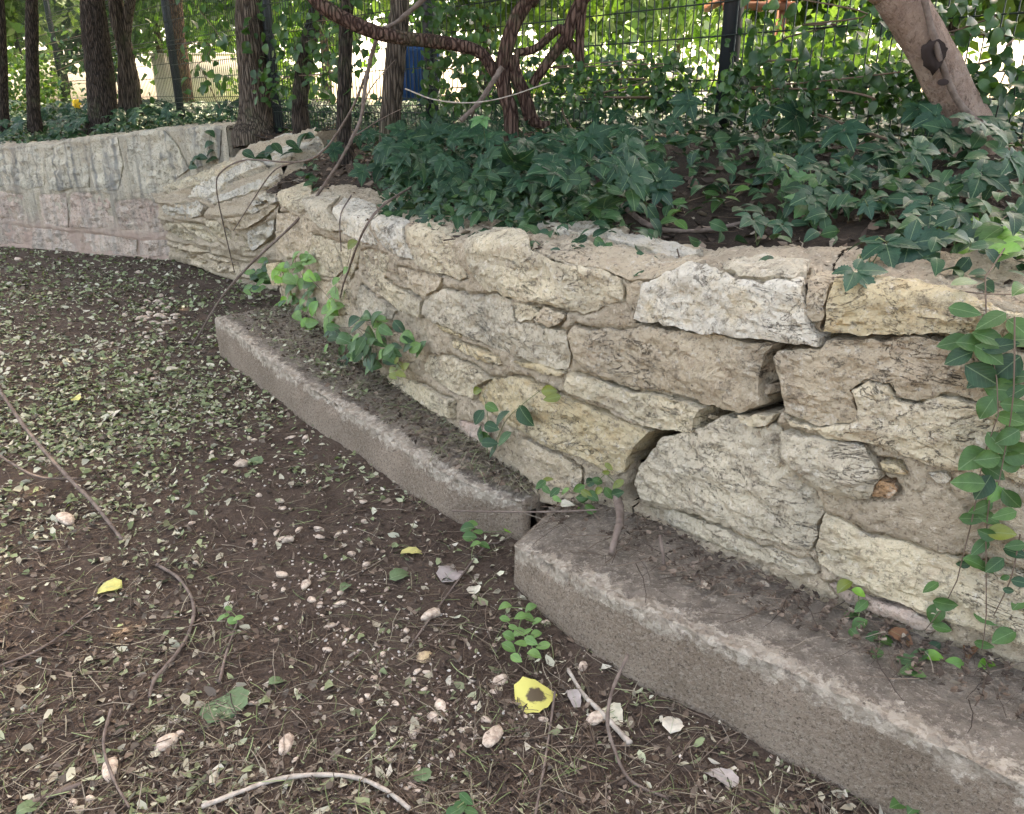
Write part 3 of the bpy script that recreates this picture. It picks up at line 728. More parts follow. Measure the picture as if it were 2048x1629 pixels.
cut = np.array(pxl(near, [(556, 352), (558, 372), (560, 425), (553, 500), (541, 570)])); cut = cut[np.argsort(cut[:, 1])]
cut_s = lambda v: np.interp(v, cut[:, 1], cut[:, 0])
gw = [([(1278,638),(1330,648),(1412,669),(1550,684),(1645,695)], .022, .14), ([(1668,562),(1654,600),(1652,640),(1653,690)], .020, .14),
      ([(1655,674),(1760,672),(1900,676),(1960,690),(2040,700)], .024, .14), ([(1553,692),(1545,740),(1556,795)], .045, .2), ([(1556,800),(1500,829),(1410,815)], .026, .14),
      ([(1404,815),(1404,866),(1330,868)], .032, .16), ([(1316,864),(1298,892),(1278,930),(1266,990)], .05, .2)]
grooves = [(pxl(near, g), a, b) for g, a, b in gw]
build_wall('retaining_wall', 'tan limestone wall length with ivy at its left end, left of the stepped open crack', NL, near, M['mortar'], .0085, .0075, lambda Q: ~isR(Q) & (Q[:, 0] > cut_s(Q[:, 1])), grooves, (bp[3].x, bp[3].y, .2))
build_wall('retaining_wall', 'tan limestone wall length with a yellow coping stone, right of the stepped open crack', NR, near, M['mortar'], .0075, .0075, isR, grooves, (bp[7].x, bp[7].y, .2))
build_wall('retaining_wall', 'far stretch of streaked pale stone wall with pinkish base under the trees', FW, far, M['mortar_far'], .03, .022, None, (), (-4.5, 8.6, 0), .012)
STRATA[0] = .06
slw = build_wall('slumped_wall', 'slumped broken wall section with slanting strata below a white slab', SL, slump, M['mortar'], .02, .014, None, (), (-3, 7.6, 0), .014)
STRATA[0] = 0
# end face of the slumped section towards the gap, and the near wall's left end
def end_face(name, surf, i, back, parent, mat, flip=False):
    E_ = surf.P[i] if i is not None else near.ev(np.stack([cut_s(near.v), near.v], 1))-near.nrm(np.stack([cut_s(near.v), near.v], 1))*.004; n = 14; cols = [E_]
    d = np.array(back)
    for k in range(1, n): cols.append(E_+d*k/(n-1))
    P = np.array(cols); P = P.reshape(-1, 3); P = P+np.stack([fbm(P, 6, 4, 61), fbm(P, 6, 4, 62), fbm(P, 6, 4, 63)], 1)*.035*(np.repeat(np.arange(n), len(E_))[:, None] > 0)
    Fq = grid_faces(n, len(E_)); return obj(name, mesh(name, P, Fq[:, ::-1] if flip else Fq), mat, parent)
end_face('broken_end', slump, -1, (.35, .5, 0), slw, M['mortar'])
fwl = [o for o in COL.objects if o.name == 'retaining_wall.002'][0]
end_face('broken_end', far, -1, (.55, .75, 0), fwl, M['mortar_far'])
nl = [o for o in COL.objects if o.name == 'retaining_wall'][0]
end_face('broken_end', near, None, (.30, .30, 0), nl, M['mortar'])
# white tilted slab on the slumped section
sb = slump
slab_px = [(476,316),(520,288),(571,266),(632,262),(640,284),(590,306),(543,331),(492,328)]
slab_ctr = [atY(*p, Y) for p, Y in zip(slab_px, (7.75, 7.7, 7.55, 7.2, 6.95, 6.95, 7.05, 7.35))]
c = sum(slab_ctr, Vector())/8
nn = Vector((0, 0, 0))
for i in range(8): nn += (slab_ctr[i]-c).cross(slab_ctr[(i+1) % 8]-c)
nn.normalize(); nn = nn if nn.z > 0 else -nn
bpts = []
for i in range(8):
    for k in range(5): bpts.append(slab_ctr[i].lerp(slab_ctr[(i+1) % 8], k/5))
V = [np.array(c)+np.array(nn)*.01]; Fc = []
for f, dz in ((.35, .01), (.7, .008), (.95, .004), (1, -.012), (1.01, -.05), (.98, -.11)):
    for p in bpts: V.append(np.array(c+(p-c)*f+nn*dz))
V = np.array(V); V = V+np.array(nn)*(fbm(V, 9, 4, 70)*.02)[:, None]; m = len(bpts)
for k in range(m):
    Fc.append((0, 1+k, 1+(k+1) % m))
    for r in range(5):
        a, b = 1+r*m+k, 1+r*m+(k+1) % m; Fc += [(a, a+m, b), (b, a+m, b+m)]
tag(obj('stone_slab', mesh('stone_slab', V, Fc), M['white']), 'white tilted coping slab lying loose on top of the slumped wall section', 'stone slab', None, 'thing')

# ================================================================== concrete footings
def footing(name, label, bot, top_px, ztop, wall_i, loc):
    """bot: front foot line, ztop heights of the front arris, back edge under the wall"""
    A_ = plan_line([(p.x, p.y) for p in bot], .011); s = arclen(A_); n = outward(A_); L = s[-1]
    zt = np.interp(s/L, np.linspace(0, 1, len(ztop)), ztop)
    rings = []; edge = []; topa = []
    for i in range(len(A_)):
        a = A_[i]; j = np.argmin(np.linalg.norm(near.A-a, axis=1)); b = near.A[j]-near.n[j]*.06
        wdt = np.linalg.norm(b-a); dr = (b-a)/wdt
        pr = []; e_ = []; t_ = []
        for k in range(15): pr.append((0, -.12+(zt[i]-.014+.12)*k/14)); e_.append(math.exp(-((14-k)/14*zt[i]/.034)**2)); t_.append(0)
        for k in range(1, 7):
            an = k/6*1.5708; pr.append((.014*(1-math.cos(an)), zt[i]-.014+.014*math.sin(an))); e_.append(1); t_.append(k/6)
        for k in range(1, 20):
            f = k/19; pr.append((.014+(wdt-.014)*f, zt[i]+.012*f)); e_.append(math.exp(-((wdt*f)/.06)**2)); t_.append(1)
        pr.append((wdt, -.12)); e_.append(0); t_.append(1)
        rings.append([(a[0]+dr[0]*q, a[1]+dr[1]*q, z) for q, z in pr]); edge.append(e_); topa.append(t_)
    R = np.array(rings); m = R.shape[1]; E_ = np.array(edge); T_ = np.array(topa)
    t0 = np.array([*(A_[0]-A_[1]), 0]); t0 /= np.linalg.norm(t0); t1 = np.array([*(A_[-1]-A_[-2]), 0]); t1 /= np.linalg.norm(t1)
    pre = []; post = []; 
    for f, o_ in ((.15, .03), (.4, .03), (.65, .028), (.85, .022), (.95, .012)):
        c0 = R[0].mean(0); c1 = R[-1].mean(0)
        pre.append(c0+(R[0]-c0)*f+t0*o_); post.append(c1+(R[-1]-c1)*f+t1*o_)
    R = np.concatenate([np.array(pre), R, np.array(post)[::-1]])
    k = len(pre); E_ = np.concatenate([np.repeat(E_[:1]*.6, k, 0), E_, np.repeat(E_[-1:]*.6, k, 0)]); T_ = np.concatenate([np.repeat(T_[:1]*0, k, 0), T_, np.repeat(T_[-1:]*0, k, 0)])
    V = R.reshape(-1, 3); du = np.gradient(R, axis=0); dv = np.gradient(R, axis=1); N = np.cross(du, dv).reshape(-1, 3); N /= np.linalg.norm(N, axis=1, keepdims=True)+1e-9
    e1 = E_.ravel(); tt = T_.ravel()
    h = .014*fbm(V, 4, 3, 80)+.006*fbm(V, 30, 4, 81, .6)-e1*.055*np.maximum(0, fbm(V, 11, 4, 85, .65)-.12)+e1*(.016*fbm(V, 18, 4, 82, .6)+.007*fbm(V, 55, 3, 83)-.006)+tt*.010*fbm(V, 20, 4, 84, .65)
    V = V+N*h[:, None]
    Fq = grid_faces(R.shape[0], m)[:, ::-1]
    caps = []
    V = np.vstack([V, R[0].mean(0), R[-1].mean(0)])
    me = mesh(name, V, Fq); attr(me, 'edge', np.append(e1, [0, 0])); attr(me, 'top', np.append(tt, [0, 0]))
    o_ = obj(name, me, M['concrete']); return tag(o_, label, 'concrete footing', 'concrete footings along the foot of the wall')
footing('concrete_footing', 'farther earth-stained concrete footing strewn with grass clippings, ending at the break', foot1_b, None, [.245, .225, .205, .20, .19, .165], None, None)
footing('concrete_footing', 'nearer brown concrete footing with chipped pale edge, running out at lower right', foot2_b, None, [.15, .215, .24, .25, .25, .25], None, None)
# ================================================================== leaf shapes
def leaf_blade(L=1.0, W=.5, rows=7, fold=.22, curl=.18, teeth=0, shape=1.0, seed=0):
    """one blade along +Y, face up +Z, folded at the midrib; returns verts, faces, uv"""
    r = random.Random(seed); V = []; uv = []; Fc = []
    for i in range(rows):
        f = i/(rows-1)
        wd = W*.5*(math.sin(math.pi*min(1, f**(.72*shape)))**.8) if 0 < f < 1 else 0
        z = -curl*L*(f-.35)**2
        for sd_ in (-1, 0, 1):
            k = wd*sd_
            if teeth and sd_ and 0 < f < 1: k *= 1+(teeth if i % 2 else -teeth)
            V.append((k, f*L+(teeth*.18*L if teeth and sd_ and i % 2 == 0 else 0), z+abs(k)*fold)); uv.append((.5+.5*sd_*(wd/(W*.5+1e-9)), f))
    for i in range(rows-1):
        a = i*3
        for c_ in (0, 1):
            Fc.append((a+c_, a+c_+1, a+c_+4)); Fc.append((a+c_, a+c_+4, a+c_+3))
    return np.array(V), Fc, np.array(uv)
def palmate(seed):
    r = random.Random(seed); parts = []; uvs = []
    for ang, L in ((0, 1.0), (58, .9), (-58, .9), (118, .62), (-118, .62)):
        L *= r.uniform(.9, 1.1); ang = math.radians(ang+r.uniform(-6, 6))
        v, f, u = leaf_blade(L*.62, L*.36, 15, r.uniform(.12, .3), r.uniform(.15, .45), .13, .92, seed)
        v[:, 1] += .03; tl = r.uniform(-.05, .15)
        v[:, 2] += -tl*v[:, 1]
        c_, s_ = math.cos(ang), math.sin(ang); v = np.stack([v[:, 0]*c_+v[:, 1]*s_, -v[:, 0]*s_+v[:, 1]*c_, v[:, 2]], 1)
        parts.append((v, f)); uvs.append(u)
    V, Fc = join(parts); return V, Fc, np.vstack(uvs)
PALM = [palmate(k) for k in range(4)]
OV = [leaf_blade(1, .52+.07*k, 8, .15+.1*k, .12+.12*k, 0, 1.0+.1*k, k) for k in range(4)]
def leaf_meshes(kind, src, mat):
    out = []
    for v, f, u in src:
        me = mesh('leaf', v, f, True, u); me.materials.append(M[mat]); out.append(me)
    return out
LM = {m: leaf_meshes('o', OV, m) for m in ('ovate', 'ovate_new', 'ovate_dark', 'ovate_olive', 'weed')}
for m in ('palm', 'palm_new', 'ovate_olive'): LM['p_'+m] = leaf_meshes('p', PALM, m)
def frame(nrm, direc):
    z = Vector(nrm).normalized(); y = Vector(direc); y = (y-z*y.dot(z)).normalized(); x = y.cross(z)
    return Matrix((x, y, z)).transposed()
def put_leaf(parent, kind, pos, nrm, direc, size, k=None):
    me = LM[kind][random.randrange(4) if k is None else k]
    o_ = bpy.data.objects.new('leaf', me); COL.objects.link(o_); o_.parent = parent
    m = frame(nrm, direc).to_4x4()*1.0; m = Matrix.Translation(Vector(pos)) @ frame(nrm, direc).to_4x4() @ Matrix.Scale(size, 4)
    o_.matrix_world = m if parent is None else m
    if parent is not None: o_.matrix_parent_inverse = Matrix.Identity(4); o_.matrix_basis = Matrix.Translation(-parent.location) @ m
    return o_
def jit(v, a): return Vector(v)+Vector((random.uniform(-a, a), random.uniform(-a, a), random.uniform(-a, a)))
def stems(parent, segs, r, mat, name='stem'):
    """thin stems of one plant as one part"""
    parts = []
    for P in segs:
        Q = spline(P, 7) if len(P) > 2 else [Vector(P[0]).lerp(Vector(P[1]), k/3) for k in range(4)]
        parts.append(tube_data(Q, [r*(1-.45*i/len(Q)) for i in range(len(Q))], 5, 0, 1, False))
    V, Fc = join(parts); return obj(name, mesh(name, V, clean(Fc)), mat, parent)
M['stem_green'] = NT('green_stem').done((.13, .16, .06), .6)
M['stem_brown'] = NT('vine_stem').done((.13, .09, .06), .7)
# ------------------------------------------------------------------ five-leaflet creepers on the terrace
CR = [
 ('dark five-leaflet creeper sprig standing apart beside the bare wall top, left of the leafy mound', 'palm', [(679,309,60),(744,296,56)]),
 ('small creeper at the left fringe of the leafy mound above the wall', 'palm', [(792,342,58),(784,366,44),(834,323,50)]),
 ('dark creeper with two big leaves on the left half of the leafy mound', 'palm', [(906,264,74),(920,318,70)]),
 ('pale young creeper shoot sticking up from the top of the leafy mound', 'palm_new', [(964,237,52),(978,266,42)]),
 ('dark creeper right behind the pale young shoot on the mound', 'palm', [(1012,254,60),(1033,310,56)]),
 ('single broad creeper leaf in the middle of the leafy mound', 'palm', [(1088,284,80)]),
 ('dark creeper with an upper and a lower leaf on the right half of the mound', 'palm', [(1157,287,84),(1164,347,60)]),
 ('big overlapping creeper leaves at the right end of the leafy mound', 'palm', [(1222,311,88),(1236,273,72)]),
 ('low creeper leaf hanging by the pale slab at the mound foot', 'palm', [(1270,404,52)]),
 ('lone creeper leaf between the leafy mound and the bare brown soil', 'palm', [(1318,380,72)]),
 ('dark creeper in front of the square fence post', 'palm', [(1528,250,60),(1521,281,82),(1582,252,52)]),
 ('olive brownish creeper leaf on the soil behind the pale green creeper', 'ovate_olive', [(1565,315,52),(1590,300,44)]),
 ('pale green creeper, brightest of the lobed-leaf plants, above the wall coping', 'palm_new', [(1609,403,112),(1580,352,82),(1633,356,62)]),
 ('dark creeper just below and left of the pale green creeper', 'palm', [(1506,437,92),(1565,448,62)]),
 ('blue-green creeper leaf touching the right side of the pale green creeper', 'palm', [(1687,392,72),(1617,322,50)]),
 ('glossy blue-green creeper on the soil left of the leaning trunk foot', 'palm', [(1705,315,72),(1716,344,92),(1775,356,82)]),
 ('creeper growing right in front of the foot of the leaning trunk', 'palm', [(1779,289,82),(1816,315,72),(1832,282,72)]),
 ('large creeper left of the bright green vine clump at the right edge', 'palm', [(1863,407,112),(1897,370,92),(1904,418,82)]),
 ('small creeper leaves over bare soil, right of the pale green creeper', 'palm', [(1735,411,48),(1760,400,62)]),
 ('creeper spilling over the coping with large leaves in front of the yellow stone', 'palm', [(1771,484,112),(1816,525,140),(1709,580,112)]),
 ('largest blue-green creeper leaves at the upper right picture edge', 'palm', [(2011,275,152),(1926,260,92),(2032,230,112)]),
]
def wallpt(x, y, lift=.03):
    q = near.pix(x, y)
    if q is None: return None, None
    q = np.array([q]); return Vector(near.ev(q)[0])+Vector(near.nrm(q)[0])*lift, Vector(near.nrm(q)[0])
for lab, kind, L in CR:
    pos = []
    for x, y, sz in L:
        hp = on_terrace(x, y)
        wp, wn = wallpt(x, y, .05)
        if wp is not None and (hp is None or (wp-O).length < (hp-O).length): p = wp
        elif hp is not None: p = O+(hp-O)*(1-min(.16, .30/(hp-O).length))
        else: p = atY(x, y, 3.6)
        pos.append(p)
    root = sum(pos, Vector())/len(pos)
    gzr = tz1(root.x, root.y+.08); root = Vector((root.x, root.y+.08, min(gzr, root.z)))
    pl = tag(empty('creeper_plant', root), lab, 'creeper', 'five-leaflet creepers on the terrace')
    segs = []
    for (x, y, sz), p in zip(L, pos):
        size = sz/F*(p-O).length*.86
        nrm = jit((random.uniform(-.25, .25), -.55, .8), .25); dr = jit((random.uniform(-.7, .7), -.8, -.25), .25)
        lf = put_leaf(pl, 'p_'+kind, p, nrm, dr, size)
        segs.append([root, root.lerp(p, .55)+Vector((0, .02, .04)), p])
    stems(pl, segs, .0022, M['stem_green'])
# ------------------------------------------------------------------ ovate-leaved vines, traced leaf by leaf
def C(lst, ox, oy, sc): return [(ox+q[0]/sc, oy+q[1]/sc)+tuple(q[2:]) for q in lst]
def vine(name, label, leaves, place, size, kinds, cat='vine', group=None, stem=None, upn=None, smat='stem_brown', sr=.0018, dens=0):
    pts = []
    if dens: leaves = list(leaves)+[(q[0]+random.uniform(-dens, dens), q[1]+random.uniform(-dens, dens))+tuple(q[2:]) for q in leaves]
    for q in leaves:
        p, n = place(q[0], q[1])
        if p is not None: pts.append((p, n, q))
    if not pts: return
    base = min((p for p, n, q in pts), key=lambda p: p.z).copy()
    pl = tag(empty(name, base), label, cat, group)
    for i, (p, n, q) in enumerate(pts):
        kd = q[2] if len(q) > 2 and q[2] else random.choice(kinds)
        sc = q[3] if len(q) > 3 else 1
        side = i % 2*2-1
        nn_ = (n*.65+Vector((0, -.25, .55))+jit((0, 0, 0), .45)).normalized()
        # direction: away from the neighbouring leaf, drooping
        dr = Vector((side*random.uniform(.3, 1), -.2, random.uniform(-.7, .25)))
        sz = size*random.uniform(.8, 1.15)*sc
        put_leaf(pl, kd, p-frame(nn_, dr).col[1]*sz*.5, nn_, dr, sz)
    if stem is None:
        o_ = sorted((p for p, n, q in pts), key=lambda p: -p.z); stem = []
        for i_, p in enumerate(o_[1:], 1):
            near_ = min(o_[:i_], key=lambda k: (k-p).length)
            stem.append([near_-Vector((0, 0, .004)), (near_+p)/2+Vector((0, .006, -.006)), p-Vector((0, 0, .004))])
    else: stem = [[place(*q)[0] for q in s_ if place(*q)[0] is not None] for s_ in stem]
    stem = [s_ for s_ in stem if len(s_) >= 2]
    if stem: stems(pl, stem, sr, M[smat])
    return pl
def pl_wall(l0=.03, l1=.07):
    def f(x, y):
        p, n = wallpt(x, y, random.uniform(l0, l1)); return p, n
    return f
# hanging vine at the right edge
V1 = C([(385,545),(435,620),(560,650),(560,720),(360,760),(460,750),(400,820,'ovate_dark'),(520,910,'ovate_dark'),(500,950,'ovate_dark'),(560,800),(690,560),(710,680),(690,740),(620,760,'ovate_dark'),(640,890,'ovate_dark'),(685,940),(680,1020),(620,1000),(550,1075),(670,1140),(660,1220),(600,1260),(480,1340),(560,1330),(660,1370),(700,1330),(460,1450),(570,1440),(530,1490,'ovate_dark'),(700,1060),(720,1180)], 1780, 400, 2.716)
vine('hanging_vine', 'thick leafy vine hanging over the wall face at the right picture edge', V1, pl_wall(.03, .10), .066, ['ovate'], stem=[[(1995,560),(1960,610),(1985,700),(2010,780),(1985,860),(1965,940)], [(2030,640),(2035,760),(2020,860),(2005,940)]])
V1b = C([(345,110,'ovate_new'),(440,105,'ovate_new'),(520,195),(410,185),(435,250,'ovate_new'),(300,200),(380,280),(590,120),(630,190),(700,230),(510,340),(690,330),(660,60),(590,270,'ovate_new'),(610,340,'ovate_new'),(570,440,'ovate_new'),(620,400,'ovate_new'),(500,430),(640,240,'ovate_new'),(640,470),(700,470),(560,60),(480,40),(690,130)], 1780, 400, 2.716)
def pl_top(x, y):
    hp = on_terrace(x, y); wp, wn = wallpt(x, y, .05)
    if wp is not None and (hp is None or (wp-O).length < (hp-O).length): return wp+Vector((0, 0, .02)), wn
    if hp is None: return None, None
    d = (hp-O); return O+d*(1-random.uniform(.05, .17)/d.length), Vector((0, -.4, .8))
vine('vine_clump', 'glossy vine clump with bright lime shoots on the coping at the right edge', V1b, pl_top, .07, ['ovate'], dens=28)
V2 = C([(875,130),(840,180),(940,70,'ovate_new'),(1020,100),(990,150),(915,185),(910,245),(975,240,'ovate_olive'),(870,320),(845,385),(940,400),(890,420),(790,410,'ovate_dark',.6),(895,660),(985,735),(890,790),(645,495),(710,580),(660,645),(690,710)], 1600, 950, 2.4)
vine('hanging_vine', 'thin trailing vine with paired leaves dangling low over the big pale stone', V2, pl_wall(.02, .05), .052, ['ovate'], stem=[[(1963,950),(1950,1020),(1933,1088),(1908,1175),(1854,1250)], [(1982,990),(1975,1067),(1977,1208),(1967,1283)]])
V2b = C([(1040,300),(1040,345),(990,460,None,.6),(1010,505,None,.6),(1060,590),(1070,480)], 1600, 950, 2.4)
vine('hanging_vine', 'sparse outermost vine strand at the right edge, beside the thin trailing vine', V2b, pl_wall(.02, .05), .044, ['ovate', 'ovate_dark'], stem=[[(2042,1060),(2025,1140),(1990,1218)]])
ivy_a = C([(400,560,'weed'),(440,560,'weed'),(380,610),(310,610),(260,660),(290,690),(400,690),(480,670),(350,750),(440,740),(400,790),(460,830),(310,840),(430,860),(500,870),(560,870),(600,890),(480,940),(550,940),(600,850),(270,840),(350,690),(330,800),(380,860)], 480, 320, 2.909)
vine('wall_ivy', 'light green ivy climbing the left end of the near wall', ivy_a, pl_wall(.02, .09), .108, ['ovate', 'ovate_new', 'weed', 'weed'], 'ivy', dens=14)
ivy_c = C([(570,760,'weed'),(610,770,'weed'),(640,790,'weed'),(600,820),(620,700,'weed',.8),(640,640,'weed',.8),(690,490,'ovate_olive',.7)], 480, 320, 2.909)
vine('wall_ivy', 'small pale sprig hanging on the wall right of the light green ivy', ivy_c, pl_wall(.02, .06), .088, ['weed'], 'ivy')
ivy_b = C([(600,980),(680,990),(740,960),(700,1030),(640,1000),(820,900),(830,950),(840,1000),(920,940),(990,970),(780,1020),(740,1080),(650,1100),(700,1160),(850,1060),(900,1010),(880,1090),(960,1090),(1020,1080),(1060,1020),(1100,1080),(960,1150),(900,1180),(850,1180),(800,1160),(760,1050),(1020,1150,'ovate_olive',.6),(1000,1200,'ovate_olive',.6),(1050,1190,'ovate_olive',.6),(1020,1230,'ovate_olive',.6),(930,1120),(870,1150,'ovate_dark'),(820,1100,'ovate_dark'),(780,1110)], 480, 320, 2.909)
vine('wall_ivy', 'bushy ivy tuft low on the near wall with yellow-green tip leaves', ivy_b, pl_wall(.04, .14), .095, ['ovate', 'ovate', 'weed', 'ovate_dark'], 'ivy', dens=14)
gap = [(488+random.uniform(0, 52), 520+random.uniform(0, 70), random.choice(['ovate', 'ovate_dark', 'weed'])) for k in range(26)]
vine('wall_ivy', 'dark ivy tuft growing in the gap between slumped section and near wall', gap, lambda x, y: (atY(x, y, 5.95+random.uniform(-.1, .25)), Vector((-.3, -.8, .3))), .085, ['ovate_dark', 'ovate'], 'ivy')
sl_ = C([(1290,360),(1230,400),(1180,420),(1350,330),(1420,380),(1480,300),(1560,260),(1620,230),(1500,350),(1100,380)], 240, 220, 4.287)
vine('vine_sprig', 'dark creeper sprig lying across the white tilted slab', sl_, lambda x, y: (atY(x, y, 6.9), Vector((-.2, -.6, .6))), .15, ['ovate_dark'])
vine('vine_sprig', 'tiny dark vine sprig hanging before the far streaked wall', C([(640,430),(700,410),(780,430),(620,480),(760,300),(770,200),(770,370)], 240, 220, 4.287), lambda x, y: (atY(x, y, 8.0), Vector((-.2, -.8, .3))), .12, ['ovate_dark'])
def pl_foot(h):
    def f(x, y):
        d = ray(x, y); zt = .24+random.uniform(.02, h); k = (zt-CAMH)/d.z; p = O+d*k
        wp, wn = wallpt(x, y, .03)
        if wp is not None and (wp-O).length < d.length*k: p = wp
        return p, Vector((-.4, -.5, .6))
    return f
vine('seedling', 'upright vine seedling on the far footing by the yellowish stone', C([(310,385,None,1.3),(465,370,None,1.3),(75,160,'ovate_olive',.7),(200,300),(125,375),(640,160,'ovate_olive'),(700,200,'ovate_olive'),(180,470),(80,500),(110,560),(290,570),(190,600,'ovate_dark'),(180,680)], 960, 740, 4.286), pl_wall(.03, .07), .068, ['ovate', 'ovate_dark'], 'seedling', stem=[[(1000,900),(1020,850),(1052,818),(1095,775)], [(1000,900),(990,830),(986,780)]], smat='stem_green')
vine('seedling', 'clover-like sprouts at the foot of the big crack', C([(910,960),(1000,985,'ovate_olive'),(1100,970,'ovate_olive'),(1050,1010),(1235,950,'ovate_olive'),(1165,790,'ovate_olive',.7),(1150,830,'ovate_olive',.7),(910,1070),(1035,1110),(890,1170,'ovate_new'),(960,1160),(1060,910),(990,920,'ovate_dark'),(1290,1000,'ovate_dark',1.3),(930,1040),(1180,1010)], 960, 740, 4.286), pl_wall(.03, .08), .048, ['ovate'], 'seedling', smat='stem_green')
vine('seedling', 'small sprouts in the break between the two footings', C([(520,985),(580,940,'ovate_olive'),(640,1050),(660,1110),(730,1040),(570,1030)], 960, 740, 4.286), pl_foot(.03), .045, ['ovate', 'weed'], 'seedling', smat='stem_green')
vine('seedling', 'thin upright seedling on the near footing, leftmost of its sprouts', C([(230,510,'ovate_olive'),(300,540,'ovate_new'),(310,605),(260,645),(285,720),(260,760)], 1600, 950, 2.4), pl_foot(.06), .044, ['ovate'], 'seedling', smat='stem_green')
vine('seedling', 'four-leaved seedling on the near footing beside the thin upright one', C([(345,780),(385,775),(365,860),(410,800)], 1600, 950, 2.4), pl_foot(.03), .046, ['ovate'], 'seedling', smat='stem_green')
vine('seedling', 'seedling with two lime leaves on the silty top of the near footing', C([(565,870),(560,950),(520,940),(640,870,'ovate_new'),(735,910,'ovate_new'),(520,890),(645,800,'ovate_dark')], 1600, 950, 2.4), pl_foot(.03), .05, ['ovate'], 'seedling', smat='stem_green')
vine('seedling', 'tiny bright sprout at the wall foot on the near footing', C([(890,910,'ovate_new'),(915,870,'ovate_new')], 1600, 950, 2.4), pl_foot(.03), .042, ['ovate_new'], 'seedling', smat='stem_green')
f2z = lambda x, y: (atz(x, y, .14), Vector((-.6, -.6, .4)))
vine('seedling', 'sprig trailing down the near footing face at the right edge', C([(845,1250),(830,1310,None,.7),(760,1180,'weed',.7),(840,1410,None,.7),(810,1280,'weed',.6)], 1600, 950, 2.4), lambda x, y: (atz(x, y, .2), Vector((-.6, -.6, .4))), .042, ['ovate'], 'seedling', smat='stem_green')
def pl_ground(h0=.02, h1=.07):
    def f(x, y):
        return atz(x, y, random.uniform(h0, h1)), Vector((0, -.35, .9))
    return f
vine('weed', 'bushy pale green weed on the soil against the near footing corner', C([(1670,870),(1670,970),(1800,950),(1860,960),(1880,880),(1700,1110),(1780,1080),(1700,1200),(1800,1170),(1760,1290),(1920,1100),(1880,1150),(1980,1190),(1910,1260),(1930,990),(1740,1040),(1840,1080)], 600, 1000, 4.072), pl_ground(), .042, ['weed'], 'weed', smat='stem_green')
vine('weed', 'low weed at the bottom right against the near footing', C([(530,1500),(510,1540),(545,1600),(640,1610),(690,1590),(600,1630),(470,1580)], 1600, 950, 2.4), pl_ground(), .042, ['weed', 'ovate'], 'weed', smat='stem_green')
vine('weed', 'small weed at the right end of the farther footing', C([(1400,200),(1380,300),(1430,360),(1500,370),(1360,230),(1700,250,'ovate_new'),(1450,260)], 600, 1000, 4.072), pl_ground(), .05, ['weed', 'ovate'], 'weed', smat='stem_green')
vine('weed', 'tiny sprout on bare soil beside the curved brown stick', C([(920,680),(950,700),(975,690),(935,650),(905,690)], 0, 900, 2.048), pl_ground(.01, .04), .032, ['weed'], 'weed', smat='stem_green')
vine('weed', 'small fresh sprig at the bottom picture edge right of the bleached stick', C([(1880,1470,'ovate'),(1910,1430,'ovate'),(1850,1490,'ovate'),(1930,1480,'ovate')], 0, 900, 2.048), pl_ground(.01, .04), .036, ['weed'], 'weed', smat='stem_green')
mound = C([(820,1040,'weed'),(830,1090,'weed'),(940,1080,'weed'),(920,1130),(960,1180,'weed'),(930,1220),(1010,1040),(760,970,'weed'),(740,1050),(700,860),(690,790,'weed'),(1130,1110),(1150,1160),(1170,1220),(1140,970),(1180,1030),(1280,940),(1280,1080),(1310,1130),(1300,1220),(1220,1200),(1340,1250),(1390,980),(1380,1190),(1470,1140),(1450,1190),(1520,1040),(1570,1110),(1480,960),(1500,1210),(1560,1170),(1640,1120),(1670,1070),(1750,1110),(1830,1130),(1900,1050),(1950,1020),(1620,1040),(1050,1230),(1100,1240),(1030,1170),(1080,1180),(1230,1250),(1290,1290),(1060,1110),(1420,1090),(1350,1100),(990,1130),(1210,1120),(1700,1150),(1590,1220),(1250,1020)], 600, 0, 2.909)
for i, (a, b, lab) in enumerate(((0, 985, 'vine shoots with light oval leaves at the left foot of the leafy mound'), (985, 1080, 'dense oval-leaved vine in the middle of the mound foot above the wall coping'), (1080, 1400, 'oval-leaved vine at the right foot of the mound beside the pale slab'))):
    vine('oval_leaf_vine', lab, [q for q in mound if a <= q[0] < b], pl_top, .088, ['ovate', 'ovate', 'ovate_dark'], 'vine', dens=22)
vine('oval_leaf_vine', 'few oval leaves on bare brown soil behind the white coping stone', C([(330,1050),(400,1000),(370,1110),(160,1100),(500,1030),(550,990),(130,1160),(170,1220),(100,1200),(450,1080)], 1300, 0, 2.715), pl_top, .068, ['ovate'], 'vine')
vine('oval_leaf_vine', 'bright pair of oval leaves among dark cover below the near fence post', C([(20,760,'ovate_new'),(45,840,'ovate_new'),(210,690)], 1300, 0, 2.715), pl_top, .075, ['ovate'], 'vine')
vine('oval_leaf_vine', 'bright oval leaf pair left of the leaning trunk foot', C([(1060,605,'ovate_new'),(1130,640,'ovate_new')], 1300, 0, 2.715), pl_top, .075, ['ovate'], 'vine')
